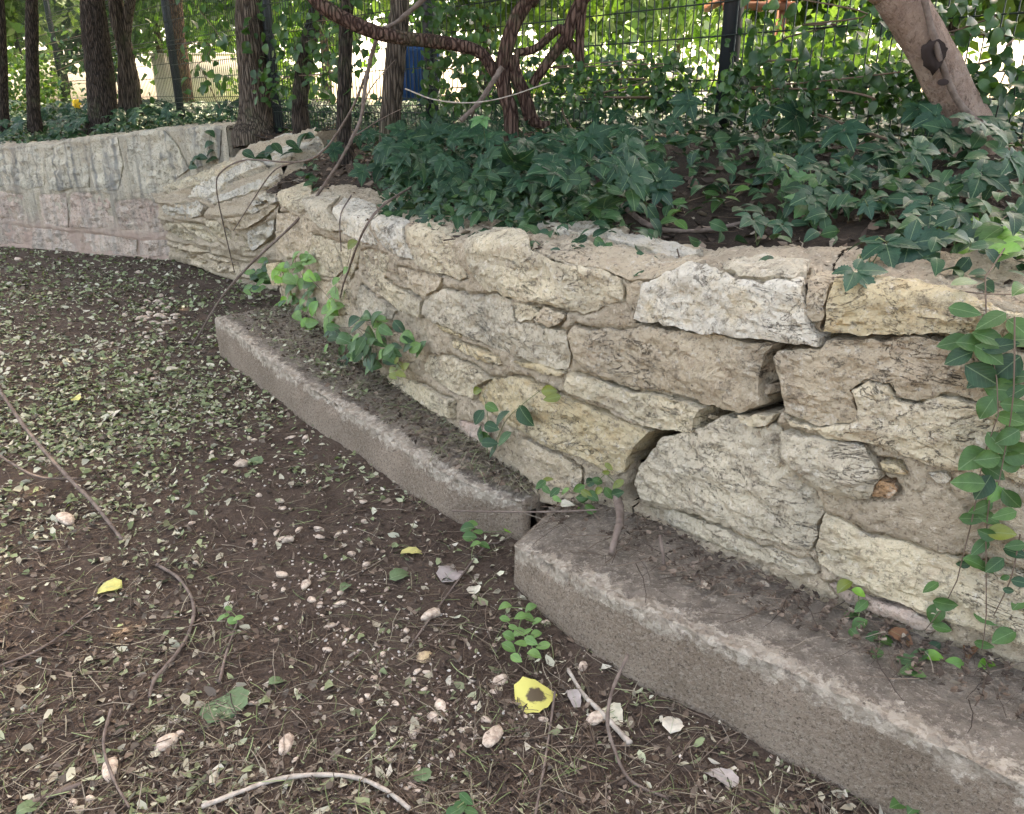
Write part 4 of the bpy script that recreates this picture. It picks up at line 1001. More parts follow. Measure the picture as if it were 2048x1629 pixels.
# ================================================================== mesh fence
FP = lambda t: Vector(((1.16-4.74*t)*.932, 4.2+4.9*t, 0))
fd = (FP(1)-FP(0)).normalized(); fn = Vector((fd.y, -fd.x, 0)); fn = fn if fn.y < 0 else -fn
fence = tag(empty('mesh_fence', (*FP(.377).xy, UPZ)), 'dark welded mesh fence with square posts running behind the trees', 'fence', None, 'thing')
def box_data(lo, hi):
    x0, y0, z0 = lo; x1, y1, z1 = hi
    V = np.array([(x, y, z) for z in (z0, z1) for x, y in ((x0, y0), (x1, y0), (x1, y1), (x0, y1))])
    return V, [(3, 2, 1, 0), (4, 5, 6, 7), (0, 1, 5, 4), (1, 2, 6, 5), (2, 3, 7, 6), (3, 0, 4, 7)]
def bevel_box(name, lo, hi, mat, parent=None, b=.006, rot=None):
    import bmesh
    V, Fc = box_data(lo, hi); me = mesh(name, V, Fc, False); bm = bmesh.new(); bm.from_mesh(me)
    bmesh.ops.bevel(bm, geom=list(bm.edges), offset=b, segments=2, affect='EDGES'); bm.to_mesh(me); bm.free()
    o_ = obj(name, me, mat)
    if rot is not None: o_.matrix_world = rot
    if parent is not None: o_.parent = parent; o_.matrix_basis = Matrix.Translation(-parent.location) @ (rot if rot is not None else Matrix.Identity(4))
    return o_
fr = Matrix((fd, fn, Vector((0, 0, 1)))).transposed().to_4x4()
ts = [-.377, 0, .377, .754, 1.131, 1.508, 1.885, 2.262]
PH = 2.3
for t_ in ts:
    p = FP(t_); z0 = tz1(p.x, p.y)
    bevel_box('post', (-.036, -.036, -.2), (.036, .036, PH), M['post'], fence, .004, Matrix.Translation((p.x, p.y, z0)) @ fr)
    bevel_box('post_cap', (-.04, -.04, PH), (.04, .04, PH+.02), M['rubber'], fence, .004, Matrix.Translation((p.x, p.y, z0)) @ fr)
folds = [.22, .82, 1.42, 2.02]
def prof(z):
    for f in folds:
        if abs(z-f) < .05: return .03*(1-abs(z-f)/.05)
    return 0
zs = sorted({.03, 2.2}|{q for f in folds for q in (f-.05, f, f+.05)})
for a, b in zip(ts, ts[1:]):
    parts = []; pa, pb = FP(a), FP(b); L = (pb-pa).length; n = int(L/.05)
    zg = max(tz1(pa.x, pa.y), tz1(pb.x, pb.y))+.02
    for k in range(1, n):
        q = pa.lerp(pb, k/n)+fn*.042
        P = [Vector((q.x, q.y, zg+z))+fn*prof(z) for z in zs]
        parts.append(tube_data(P, [.0033]*len(P), 4, 0, 1, False))
    for z in [.03, .17, .22, .27, .47, .62, .77, .82, .87, 1.07, 1.22, 1.37, 1.42, 1.47, 1.67, 1.82, 2.02, 2.2]:
        o0 = fn*(.045+prof(z)); P = [pa+o0+Vector((0, 0, zg+z)), pb+o0+Vector((0, 0, zg+z))]
        parts.append(tube_data(P, [.0036]*2, 4, 0, 1, False))
    V, Fc = join(parts); tag(obj('wire_mesh', mesh('wire_mesh', V, Fc), M['wire'], fence), kind='stuff')

# ================================================================== trees in front of and behind the fence
def leaf_cloud(n, rad, size, seed, flat=.5, clumps=24, shell=.5):
    r = np.random.default_rng(seed)
    cc = r.normal(size=(clumps, 3)); cc /= np.linalg.norm(cc, axis=1, keepdims=True); cc *= (r.uniform(.15, 1, (clumps, 1))**.5)*.85
    k = r.integers(0, clumps, n); p = cc[k]+r.normal(size=(n, 3))*.17
    p *= np.array(rad)
    nr = r.normal(size=(n, 3))*np.array([1, 1, .6])+np.array([0, 0, flat]); nr /= np.linalg.norm(nr, axis=1, keepdims=True)
    d = np.cross(nr, r.normal(size=(n, 3))); d /= np.linalg.norm(d, axis=1, keepdims=True); e_ = np.cross(nr, d)
    s = size*r.uniform(.6, 1.25, (n, 1))
    a, b, c_, f = p-d*s*.5, p+e_*s*.28+nr*s*.05, p+d*s*.5, p-e_*s*.28+nr*s*.05
    V = np.stack([a, b, c_, f], 1).reshape(-1, 3); i = np.arange(n)*4
    return V, np.stack([i, i+1, i+2, i+3], 1)
def tree(label, stemlist, Y, mat, crown=None, grp='trees along the fence', crmat='canopy', leafn=4200, leafs=.21, crad=(2.3, 2.3, 1.5), cz=5.2, name='tree', up=3.4, off=(0, 0)):
    st = [[atY(x, y, Y) for x, y in s_[0]] for s_ in stemlist]
    b0 = st[0][0].copy(); b0.z = tz1(b0.x, b0.y)
    tr = tag(empty(name, b0), label, 'tree', grp)
    tops = []
    for (px_, w0, w1, *ext_), P in zip(stemlist, st):
        if not ext_:
            d = (P[-1]-P[-2]).normalized(); d = (d+Vector((0, 0, 1.2))).normalized(); P = P+[P[-1]+d*.8, P[-1]+d*max(.9, (cz-P[-1].z))]
        if P[0].z < 1.8 and not ext_: P = [Vector((P[0].x, P[0].y, min(P[0].z, tz1(P[0].x, P[0].y))-.1))]+P
        n = 60; Q = spline(P, n); k = Y/F*.5; r0, r1 = w0*k, w1*k
        m = len(px_)/len(P)
        rad = []
        for i in range(n):
            f = i/(n-1); r_ = r0+(r1-r0)*min(1, f/max(m, .01)); 
            if f > m: r_ *= 1-.55*(f-m)/(1-m+1e-6)
            if not ext_: r_ *= 1+.5*math.exp(-max(0, (Q[i].z-b0.z))/.09)
            rad.append(r_)
        V, Fc = tube_data(Q, rad, 20, .10, 9); obj('trunk' if not ext_ else 'limb', mesh('trunk', V, clean(Fc)), M[mat], tr)
        if not ext_: tops.append(P[-1])
    if crown is not False:
        tp = tops[0]
        for k in range(4):
            an = k*1.57+random.random(); e_ = tp+Vector((math.cos(an)*crad[0]*.6, math.sin(an)*crad[1]*.6, random.uniform(.2, .9)))
            tube('limb', [tp-Vector((0, 0, .5)), tp.lerp(e_, .5)+Vector((0, 0, .1)), e_], .05, .015, M[mat], tr, 10, 6)
        V, Fq = leaf_cloud(leafn, crad, leafs, random.randrange(999))
        V = V+np.array([tp.x+off[0], tp.y+off[1], cz+.3])  # some unseen crowns are widened and shifted to keep sun off the foreground
        obj('crown', mesh('crown', V, Fq), M[crmat], tr)
    return tr
tree('thin near-black trunk at the left picture edge', [([(8,246),(3,100),(-4,-20)], 20, 17)], 10.2, 'bark_dark')
tree('slender brown trunk, second from the left edge', [([(68,235),(64,100),(62,-20)], 24, 21)], 9.9, 'bark_dark')
tree('stout dark-barked trunk leaning slightly, above the far streaked wall', [([(208,246),(200,150),(190,60),(182,-20)], 54, 44)], 9.7, 'bark_dark', leafn=7000, crad=(2.8, 2.6, 1.5))
tree('twisted mossy twin trunk right beside the stout dark trunk', [([(268,238),(262,170),(250,100),(235,30),(228,-20)], 34, 26), ([(250,238),(247,120),(256,30),(262,-20)], 22, 18)], 10.1, 'bark')
tree('thick trunk with deep furrowed bark at the right end of the far wall', [([(513,268),(509,150),(503,60),(499,-20)], 62, 52)], 7.95, 'bark', leafn=6000, crad=(2.6, 2.6, 1.6))
tree('dark trunk leaning right, first one right of the furrowed trunk', [([(600,215),(610,120),(628,40),(640,-20)], 32, 26)], 7.35, 'bark_dark', leafn=6000, off=(-.3, 2.3), crad=(2.6, 2.4, 1.4))
tree('upright thin trunk between the leaning dark trunk and the vine-wrapped trunk', [([(688,250),(690,140),(692,40),(695,-20)], 28, 24)], 6.45, 'bark_dark', leafn=6000, off=(-.2, 1.6), crad=(2.5, 2.4, 1.4))
tree('rough vine-wrapped trunk just left of the blue bin', [([(780,258),(788,150),(796,60),(800,-20)], 40, 36)], 5.6, 'bark', leafn=5200)
tree('reddish old shrub with a long limb arching left across the fence', [
    ([(1022,232),(1010,190),(1006,137),(1016,85),(1033,37),(1057,0),(1075,-30)], 27, 26),
    ([(1062,238),(1045,183),(1030,146),(1026,110)], 26, 22, 1),
    ([(1062,236),(1080,250),(1100,246)], 26, 8, 1),
    ([(1008,175),(984,137),(960,105),(911,90),(862,83),(801,76),(751,65),(703,45),(652,17),(620,-15)], 20, 27, 1),
    ([(1028,107),(1070,98),(1111,63),(1124,60),(1143,90),(1158,110)], 14, 15, 1),
    ([(1160,150),(1160,73),(1165,24),(1172,-30)], 17, 13, 1),
    ([(1064,170),(1106,110),(1131,78),(1150,24),(1185,-30)], 17, 24, 1)], 4.75, 'bark_red', name='tree', cz=4.6, crad=(2.4, 2.4, 1.3), leafn=8000, off=(.3, 1.2))
t11 = tree('pale smooth trunk leaning left with a dark wound, at upper right', [([(1940,262),(1905,190),(1870,120),(1830,50),(1788,-20),(1740,-110)], 68, 76)], 3.15, 'bark_pale', leafn=11000, crad=(3.0, 2.8, 1.5), cz=4.8, off=(.5, 1.0))
# wound on the pale trunk
wp_ = [atY(x, y, 3.035) for x, y in [(1848,98),(1868,72),(1893,78),(1900,104),(1880,150),(1854,132)]]
wp_ = spline(wp_+[wp_[0]], 25)[:-1]; c = sum(wp_, Vector())/24; wp_ = [c+(p-c)*random.uniform(.66, .86) for p in wp_]; V = [c+Vector((0, .03, 0))]+[p for p in wp_]+[c+(p-c)*1.25+Vector((0, .03, 0)) for p in wp_]
Fc = [(0, 1+k, 1+(k+1) % 24) for k in range(24)]+[(1+k, 25+k, 1+(k+1) % 24) for k in range(24)]+[(25+k, 25+(k+1) % 24, 1+(k+1) % 24) for k in range(24)]
obj('wound', mesh('wound', np.array([tuple(v) for v in V]), Fc, False), M['cavity'], t11)
c = atY(1886, 165, 3.035); V = np.array([tuple(c+Vector((math.cos(a)*.022, 0, math.sin(a)*.012))) for a in np.linspace(0, 6.283, 11)[:-1]]+[tuple(c+Vector((0, -.004, 0)))])
obj('wound', mesh('wound', V, [(10, k, (k+1) % 10) for k in range(10)]), M['cavity'], t11)
tag(tube('dead_branch', [atY(x, y, 3.05) for x, y in [(1846,-10),(1866,70),(1895,160),(1925,215),(1955,248)]], .011, .013, M['stick'], None, 26, 7, .3, 40), 'grey stick propped along the front of the pale leaning trunk', 'branch')

# ------------------------------------------------------------------ sunlit trees and bushes beyond the fence
bgt = [(-60, 15, 'yellow-green tree at far left beyond the fence'), (130, 19, 'sunlit tree behind the stout dark trunk'), (330, 22, 'pale green tree far behind the reddish trunk'), (470, 26, 'distant tree behind the furrowed trunk'), (650, 18, 'dark green tree behind the leaning dark trunk'),
       (960, 14, 'leafy green tree behind the old reddish shrub'), (1180, 20, 'bright lime tree right of the old shrub'), (1340, 24, 'pale distant tree left of the near fence post'), (1600, 13, 'dark leafy tree behind the near fence panel'), (1850, 10, 'green tree behind the pale leaning trunk'), (2080, 12, 'tree beyond the fence at the right edge')]
def bg_tree(x, Y, label, cz, rad, n, sz, mat='sunleaf', name='tree', trunk=True, cat='tree', grp='sunlit trees beyond the fence'):
    p = atY(x, 216, Y); tr = tag(empty(name, (p.x, p.y, UPZ)), label, cat, grp)
    if trunk: tube('trunk', [(p.x, p.y, UPZ-.1), (p.x+.1, p.y, UPZ+1), (p.x, p.y+.1, cz)], .13, .07, M['bark'], tr, 14, 8)
    V, Fq = leaf_cloud(n, rad, sz, random.randrange(999), .3, 30); V = V+np.array([p.x, p.y, cz]); V[:, 2] = np.maximum(V[:, 2], UPZ+.02)
    obj('crown' if trunk else 'foliage', mesh('crown', V, Fq), M[mat], tr); return tr
for x, Y, lab in bgt:
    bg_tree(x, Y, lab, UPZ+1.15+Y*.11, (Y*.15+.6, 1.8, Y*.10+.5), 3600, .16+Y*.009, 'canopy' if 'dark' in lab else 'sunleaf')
for x, Y, lab in [(60, 13.5, 'low bush behind the two thinnest left trunks'), (560, 13, 'bush between the furrowed and the leaning trunk'), (1120, 9.5, 'leafy bush at the fence right of the old shrub'), (1240, 11, 'light green bush seen through the fence panel'), (1500, 8.5, 'bush behind the near fence post'), (1720, 7, 'bush behind the fence left of the pale trunk')]:
    bg_tree(x, Y, lab, UPZ+.45, (.9, .7, .55), 1500, .10, 'sunleaf', 'bush', False, 'bush', 'bushes beyond the fence')
tree('reddish straight trunk beyond the fence, framed by bright gaps', [([(374,228),(362,130),(353,60),(350,-20)], 34, 26)], 14, 'bark_red', leafn=3500, crmat='sunleaf', grp='sunlit trees beyond the fence', cz=6.2)
# fence vines
def fence_vine(label, x0, x1, y0, y1, n, size, mat, depth=.0):
    pts = []
    for k in range(n):
        x = random.uniform(x0, x1); y = y0+(y1-y0)*random.random()**.8
        rt = (x-CX)/F
        # where this pixel column meets the fence plane
        d = ray(x, y); den = d.x*(-fd.y)+d.y*fd.x; a = FP(0); tt = (a.x*(-fd.y)+a.y*fd.x)/den
        p = O+d*tt+fn*random.uniform(.02, .25+depth); pts.append(p)
    V = []; Fq = []
    for i, p in enumerate(pts):
        m = frame(jit((0, -.6, .5), .7), jit((0, -.2, -.8), .8)); s_ = size*random.uniform(.6, 1.3)
        v, f, u = OV[i % 4]; q = np.array(v)*s_ @ np.array(m.transposed())+np.array(p); k0 = len(V)*len(v)
        V.append(q); Fq += [(a_+k0, b_+k0, c_+k0) for a_, b_, c_ in f]
    b = min(pts, key=lambda p: p.z); vn = tag(empty('fence_vine', (b.x, b.y, tz1(b.x, b.y))), label, 'vine', 'vines on the mesh fence')
    obj('foliage', mesh('foliage', np.vstack(V), Fq), M[mat], vn)
    st = sorted(random.sample(pts, 9), key=lambda p: p.z); st[0] = Vector((st[0].x, st[0].y, tz1(st[0].x, st[0].y)))
    tube('stem', st, .006, .003, M['stem_brown'], vn, 40, 5)
def setisl(): pass
M['fencevine'] = leaf_mat('fence_vine_leaf', [(.018, .055, .02), (.035, .09, .025), (.025, .07, .022), (.065, .15, .03)], .28, .4, False, True)
fence_vine('big-leaved vine with bright translucent leaves right of the near fence post', 1490, 1800, -10, 190, 130, .062, 'fencevine')
fence_vine('ivy mass on the fence behind the old reddish shrub', 880, 1010, -10, 220, 420, .062, 'canopy')
fence_vine('vine tangle over the fence right of the old shrub', 1060, 1410, 105, 215, 620, .052, 'fencevine')
fence_vine('low leafy vine growing up the fence foot right of the near post', 1470, 1880, 120, 215, 620, .05, 'fencevine')
fence_vine('vine leaves hanging on the fence beside the furrowed trunk', 540, 760, -10, 210, 260, .085, 'canopy')
fence_vine('dark vine sprays over the fence at the upper left of the furrowed trunk', 395, 480, -10, 190, 60, .11, 'canopy')
fence_vine('thin vine sprays on the fence at the far left', 0, 330, 40, 225, 260, .075, 'fencevine')
fence_vine('green vine leaves on the fence beyond the pale leaning trunk', 1880, 2060, -10, 200, 170, .06, 'fencevine')

# ------------------------------------------------------------------ yard beyond the fence
def sheet(name, pts, mat, kind='structure'):
    V = np.array(pts); return tag(obj(name, mesh(name, V, [tuple(range(len(V)))], False), mat), kind=kind)
sheet('lawn', [(-60, 12.5, UPZ+.05), (60, 12.5, UPZ+.05), (60, 90, UPZ+.05), (-60, 90, UPZ+.05)], M['lawn'])
sheet('path', [(-60, 14.5, UPZ+.06), (60, 13.5, UPZ+.06), (60, 17.5, UPZ+.06), (-60, 19, UPZ+.06)], M['paving'])
# wheeled bin
bc = atY(842, 207, 11.5); bc.z = UPZ+.02
bn = tag(empty('wheeled_bin', bc), 'blue ribbed bin standing beyond the fence behind the dark post', 'bin')
def prism(name, secs, mat, parent):
    V = []; Fc = []; n = 4
    for z, hw, hd in secs:
        V += [(-hw, -hd, z), (hw, -hd, z), (hw, hd, z), (-hw, hd, z)]
    for i in range(len(secs)-1):
        for k in range(4): Fc.append((i*4+k, i*4+(k+1) % 4, i*4+4+(k+1) % 4, i*4+4+k))
    m = len(secs)-1; Fc += [(3, 2, 1, 0), (m*4, m*4+1, m*4+2, m*4+3)]
    V = np.array(V)+np.array(bc); return obj(name, mesh(name, V, Fc, False), mat, parent)
prism('body', [(.06, .22, .27), (.85, .29, .35), (.90, .30, .36)], M['blue'], bn)
prism('lid', [(.905, .31, .37), (.95, .31, .37), (.985, .24, .30)], M['blue_dark'], bn)
for q in (-.16, -.05, .06, .17):
    V, Fc = box_data((q-.018, -.375, .12), (q+.018, -.28, .84)); V = V+np.array(bc); V[:4, 1] += .075
    obj('rib', mesh('rib', V, Fc, False), M['blue_dark'], bn)
for q, (z0, z1) in zip((.0, .0, .0, .0), ((.62, .70), (.48, .54), (.36, .44), (.26, .30))):
    V, Fc = box_data((.095, -.385, z0), (.125, -.375, z1)); obj('white_mark', mesh('white_mark', V+np.array(bc), Fc, False), M['whitep'], bn)
for sx in (-1, 1):
    P = [Vector((bc.x+sx*.22, bc.y+.28, bc.z+.08)), Vector((bc.x+sx*.27, bc.y+.28, bc.z+.08))]; V, Fc = tube_data(P, [.09, .09], 16)
    obj('wheel', mesh('wheel', V, clean(Fc)), M['rubber'], bn)
# orange kerb marker
p = atY(887, 204, 10.5); V, Fc = box_data((p.x-.09, p.y-.03, UPZ), (p.x+.09, p.y+.03, p.z+.02))
bevel_box('marker_block', (p.x-.09, p.y-.04, UPZ-.02), (p.x+.09, p.y+.04, p.z+.02), M['orangep'], None, .01)
tag(COL.objects[-1], 'small orange block on the ground right of the blue bin', 'block')
# pergola with reddish beam
pg = atY(1485, 14, 9.0); pe = tag(empty('pergola', (pg.x, pg.y, UPZ)), 'reddish timber pergola beam beyond the near fence post', 'pergola')
for sx in (-.1, .42): bevel_box('post', (pg.x+sx-.04, pg.y-.04, UPZ-.1), (pg.x+sx+.04, pg.y+.04, pg.z+.03), M['timber'], pe, .005)
bevel_box('beam', (pg.x-.22, pg.y-.09, pg.z-.04), (pg.x+.52, pg.y-.045, pg.z+.04), M['timber'], pe, .005)
for k in range(3): bevel_box('rafter', (pg.x-.2+k*.3, pg.y-.3, pg.z+.042), (pg.x-.15+k*.3, pg.y+.9, pg.z+.12), M['timber'], pe, .004)
for x, Y, w_, h_, lab in [(1365, 18, 1.1, .75, 'pale sunlit low wall seen through the fence panel'), (410, 20, 2.2, 1.3, 'whitish low wall behind the reddish trunk'), (1590, 16, .8, .7, 'small pale wall behind the vine-covered panel')]:
    p = atY(x, 205, Y); g_ = tag(empty('garden_wall', (p.x, p.y, UPZ)), lab, 'low wall', None, 'thing')
    bevel_box('wall_body', (p.x-w_/2, p.y-.1, UPZ), (p.x+w_/2, p.y+.1, UPZ+h_), M['render'], g_, .01); bevel_box('coping', (p.x-w_/2-.03, p.y-.13, UPZ+h_+.002), (p.x+w_/2+.03, p.y+.13, UPZ+h_+.06), M['paving'], g_, .01)
p = atY(150, 208, 9.9); yf = tag(empty('yellow_flower', p-Vector((0, 0, .25))), 'orange-yellow flower above the cover left of the stout dark trunk', 'flower')
for k in range(6):
    a = k*1.047; v, f, u = OV[k % 4]; m = frame(Vector((math.cos(a)*.5, -.8, math.sin(a)*.5)), Vector((math.cos(a), -.3, math.sin(a))))
    obj('petal', mesh('petal', np.array(v)*.075 @ np.array(m.transposed())+np.array(p), f), M['flower'], yf)
tube('stem', [p-Vector((0, 0, .25)), p-Vector((.01, 0, .1)), p], .004, .003, M['stem_green'], yf, 8, 5)

# ================================================================== ground cover on the terrace
def scatter(name, tmpl, pos, nrm, dr, size, mat, kind='stuff', label=None):
    v0 = np.array([np.asarray(t_[0]) for t_ in tmpl[:1]][0]); nv = len(v0); f0 = np.array(tmpl[0][1])
    pos = np.asarray(pos); n = len(pos); z = np.asarray(nrm, float); z /= np.linalg.norm(z, axis=1, keepdims=True)
    y = np.asarray(dr, float); y = y-z*(y*z).sum(1, keepdims=True); y /= np.linalg.norm(y, axis=1, keepdims=True)+1e-9; x = np.cross(y, z)
    V = np.empty((n, nv, 3)); which = rng.integers(0, len(tmpl), n); sz = np.asarray(size).reshape(-1, 1, 1)
    for k, t_ in enumerate(tmpl):
        m = which == k; v = np.asarray(t_[0])[None]*(sz[m] if len(sz) > 1 else sz)
        V[m] = pos[m][:, None]+v[..., :1]*x[m][:, None]+v[..., 1:2]*y[m][:, None]+v[..., 2:]*z[m][:, None]
    Fq = (f0[None]+(np.arange(n)*nv)[:, None, None]).reshape(-1, f0.shape[1])
    uv = np.tile(tmpl[0][2], (n, 1)) if len(tmpl[0]) > 2 else None
    return tag(obj(name, mesh(name, V.reshape(-1, 3), Fq, True, uv), M[mat]), label, None, None, kind)
lo_ov = [leaf_blade(1, .5+.08*k, 6, .25, .3+.15*k, 0, 1, k) for k in range(3)]
lo_pm = []
M['lobed'] = leaf_mat('lobed_cover_leaf', [(.012, .042, .022), (.021, .062, .028), (.016, .050, .027), (.030, .082, .032)], .12, .5, True, True, .2)
for k in range(4):
    r_ = random.Random(k); pr = []; pu = []
    for ang, L in ((0, 1.0), (60, .9), (-60, .9), (120, .6), (-120, .6)):
        v, f, u = leaf_blade(L*.62, L*.38, 9, r_.uniform(.12, .3), r_.uniform(.2, .5), .14, .92, k); a = math.radians(ang+r_.uniform(-8, 8)); c_, s_ = math.cos(a), math.sin(a)
        pr.append((np.stack([v[:, 0]*c_+v[:, 1]*s_, -v[:, 0]*s_+v[:, 1]*c_, v[:, 2]], 1), f)); pu.append(u)
    lo_pm.append((*join(pr), np.vstack(pu)))
def terrace_pts(n, dens):
    x = rng.uniform(-8.5, 3.2, n); y = rng.uniform(1.2, 12.5, n); z, d, sd_ = terrace_z(x, y)
    px_ = CX+F*x/np.maximum(.1, (y*cT+(CAMH-z)*sT)); ok = (sd_ > 0) & (px_ > -250) & (px_ < 2300)
    x, y, z, d, px_ = x[ok], y[ok], z[ok], d[ok], px_[ok]
    py = CY-F*((z-CAMH)*cT+y*sT)/(y*cT+(CAMH-z)*sT)
    k = rng.random(len(x)) < dens(x, y, d, px_, py); return x[k], y[k], z[k], d[k]
nzf = lambda x, y, s_, sd_: fbm(np.stack([x, y, x*0], 1), s_, 3, sd_)
def dens_cover(x, y, d, px_, py):
    r = sm(.25, .75, d)*(.55+.9*nzf(x, y, 1.6, 90))+.15
    r = np.where((px_ > 640) & (px_ < 760), r*sm(.5, 1.0, d), r)
    bare = (px_ > 1280) & (px_ < 1780) & (d < .62); r = np.where(bare, r*.28, r)
    md = (px_ > 770) & (px_ < 1300) & (d < .9); r = np.where(md, sm(.08, .22, d)*1.0, r)
    rt = (px_ > 1800) & (d < .7); r = np.where(rt, sm(.1, .25, d)*.9, r)
    r = np.where((px_ < 620) & (d < 2.5), sm(.12, .4, d)*.9, r)
    return np.clip(r, 0, 1)
x, y, z, d = terrace_pts(60000, dens_cover)
n = len(x); hh = rng.uniform(.01, .10, n)*(1+.4*nzf(x, y, 2.5, 91))*sm(.05, .35, d)+.01
hh = hh+np.where((np.hypot(x-.05, y-3.6) < .75), .07*rng.random(n), 0)
nr = rng.normal(size=(n, 3))*.42+np.array([0, -.28, .85]); dr = rng.normal(size=(n, 3))*np.array([1, 1, .3])+np.array([0, -.2, -.2])
scatter('ground_cover', lo_ov, np.stack([x, y, z+hh], 1), nr, dr, rng.uniform(.04, .085, n), 'cover')
def lobed(name, cnt, dens, h0, h1, s0, s1):
    x, y, z, d = terrace_pts(cnt, dens); n = len(x)
    nr = rng.normal(size=(n, 3))*.3+np.array([0, -.5, .8]); dr = rng.normal(size=(n, 3))*np.array([1, .6, .3])+np.array([0, -.5, -.3])
    scatter(name, lo_pm, np.stack([x, y, z+rng.uniform(h0, h1, n)], 1), nr, dr, rng.uniform(s0, s1, n), 'lobed')
lobed('lobed_ground_cover', 5200, lambda x, y, d, p, q: np.where((p > 1280) & (p < 1780) & (d < .6), .05, 1)*sm(.25, .6, d)*(.6+.9*nzf(x, y, 1.2, 93)), .08, .24, .12, .21)
# the taller mound of creeper above the coping
md = lambda p, d: (p > 780) & (p < 1300) & (d > .05) & (d < .75)
lobed('lobed_leaf_mound', 26000, lambda x, y, d, p, q: np.where(md(p, d) & (y < 6), .42*sm(.2, .4, d), 0), .12, .32, .13, .20)
x, y, z, d = terrace_pts(60000, lambda x, y, d, p, q: np.where(md(p, d) & (y < 6), .75, 0)); n = len(x)
nr = rng.normal(size=(n, 3))*.4+np.array([0, -.6, .6]); dr = rng.normal(size=(n, 3))*np.array([1, .5, .4])+np.array([0, -.3, -.4])
scatter('oval_leaf_mound', lo_ov, np.stack([x, y, z+.01+.22*rng.random(n)*sm(.06, .35, d)], 1), nr, dr, rng.uniform(.045, .085, n), 'cover')
rtz = lambda p, d: (p > 1840) & (d > .08) & (d < .8)
x, y, z, d = terrace_pts(60000, lambda x, y, d, p, q: np.where(rtz(p, d) & (y < 4), .7, 0)); n = len(x)
nr = rng.normal(size=(n, 3))*.4+np.array([0, -.5, .7]); dr = rng.normal(size=(n, 3))*np.array([1, .5, .4])+np.array([0, -.3, -.4])
scatter('oval_leaf_thicket', lo_ov, np.stack([x, y, z+.01+.15*rng.random(n)], 1), nr, dr, rng.uniform(.04, .07, n), 'cover')
# brown leaf litter under the cover
frag = []
for k in range(4):
    r_ = random.Random(k+50); a = [r_.uniform(.5, 1.15) for _ in range(6)]; wd_ = (.25, .5, .32, .42)[k]
    v = [(math.cos(i*1.047)*a[i]*wd_, math.sin(i*1.047)*a[i]*.8, r_.uniform(-.12, .3)) for i in range(6)]+[(0, 0, 0)]
    frag.append((np.array(v), [(6, i, (i+1) % 6) for i in range(6)]))
strip = []
for k in range(4):
    r_ = random.Random(k+70); b = r_.uniform(-.35, .35); v = []
    for i in range(5):
        f = i/4-.5; v += [(b*f*f-.012, f, .08*math.cos(f*3)), (b*f*f+.012, f, .08*math.cos(f*3))]
    strip.append((np.array(v), [(2*i, 2*i+1, 2*i+3, 2*i+2) for i in range(4)]))
twig = []
for k in range(4):
    r_ = random.Random(k+90); P = [Vector((r_.uniform(-.05, .05), f/5-.5, r_.uniform(.0, .035))) for f in range(6)]
    v, f = tube_data(P, [.011*(1-.1*i) for i in range(6)], 4, 0, 1, False); twig.append((v, f))
flatn = lambda n, a=.35: rng.normal(size=(n, 3))*a+np.array([0, 0, 1])
rdir = lambda n: rng.normal(size=(n, 3))*np.array([1, 1, .08])
x, y, z, d = terrace_pts(42000, lambda x, y, d, p, q: np.where(d < 1.1, .8, .12)*(y < 8))
n = len(x); scatter('brown_leaf_litter', frag, np.stack([x, y, z+.008], 1), flatn(n), rdir(n), rng.uniform(.015, .05, n), 'litter_brown')
x, y, z, d = terrace_pts(5000, lambda x, y, d, p, q: np.where(d < 1.0, .6, .1)*(y < 7))
n = len(x); scatter('terrace_twig_litter', twig, np.stack([x, y, z+.014], 1), flatn(n, .15), rdir(n), rng.uniform(.08, .28, n), 'litter_brown')
x, y, z, d = terrace_pts(900, lambda x, y, d, p, q: np.where(d < .9, .6, .05)*(y < 6))
n = len(x); scatter('green_leaf_litter', frag, np.stack([x, y, z+.012], 1), flatn(n), rdir(n), rng.uniform(.015, .04, n), 'litter_green')

# ================================================================== litter, gravel and pebbles on the lower ground
def ground_pts(n, dens):
    # even in the picture as well as on the ground
    px_ = rng.uniform(-150, 2000, n); py = 480+1260*rng.random(n)
    u = (px_-CX)/F; v = (CY-py)/F; dn = sT-v*cT; t_ = CAMH/dn; x = u*t_; y = (cT+v*sT)*t_
    d = seg_dist(np.stack([x, y], 1), footline, False)
    # in front of the footing line / far wall only
    ex = np.interp(y, footline[::-1, 1], footline[::-1, 0]); ok = np.where(y < footline[0, 1], x < ex-.0, True)
    p2 = np.stack([x, y], 1); fl = np.array([(p.x, p.y) for p in fb]); c_ = np.interp(x, fl[:, 0], fl[:, 1]); ok &= (y < c_-.02) & ((x < -1.95) | (y < 4.9))
    sl2 = np.array([(p.x, p.y) for p in ctrl[0]]); ok &= ~((x > -3.5) & (x < -1.9) & (y > np.interp(x, sl2[:, 0], sl2[:, 1])-.02))
    x, y, d, px_, py = x[ok], y[ok], d[ok], px_[ok], py[ok]
    k = rng.random(len(x)) < dens(x, y, d, px_, py); x, y = x[k], y[k]; return x, y, gz(x, y), (px_[k], py[k])
def dens_l(x, y, d, px_, py):
    lft = sm(900, 250, px_)*.75+.25; up = sm(1300, 800, py)*.6+.4
    bare = np.exp(-(((px_-620)/230)**2+((py-1120)/330)**2))*.85
    return (1-.5*sm(900, 1250, py))*np.clip((lft*up*(.66+1.7*nzf(x, y, 2.6, 95)*(.35+.65*sm(750, 1000, py)))+.08)*(1-bare), 0, 1)
x, y, z, pp = ground_pts(52000, dens_l)
n = len(x); far_k = 1+.03*y**1.2
scatter('leaf_litter', frag, np.stack([x, y, z+.006], 1), flatn(n, .4), rdir(n), (.006+.024*rng.random(n)**2)*(1+.16*np.clip(y-2, 0, 5)), 'litter')
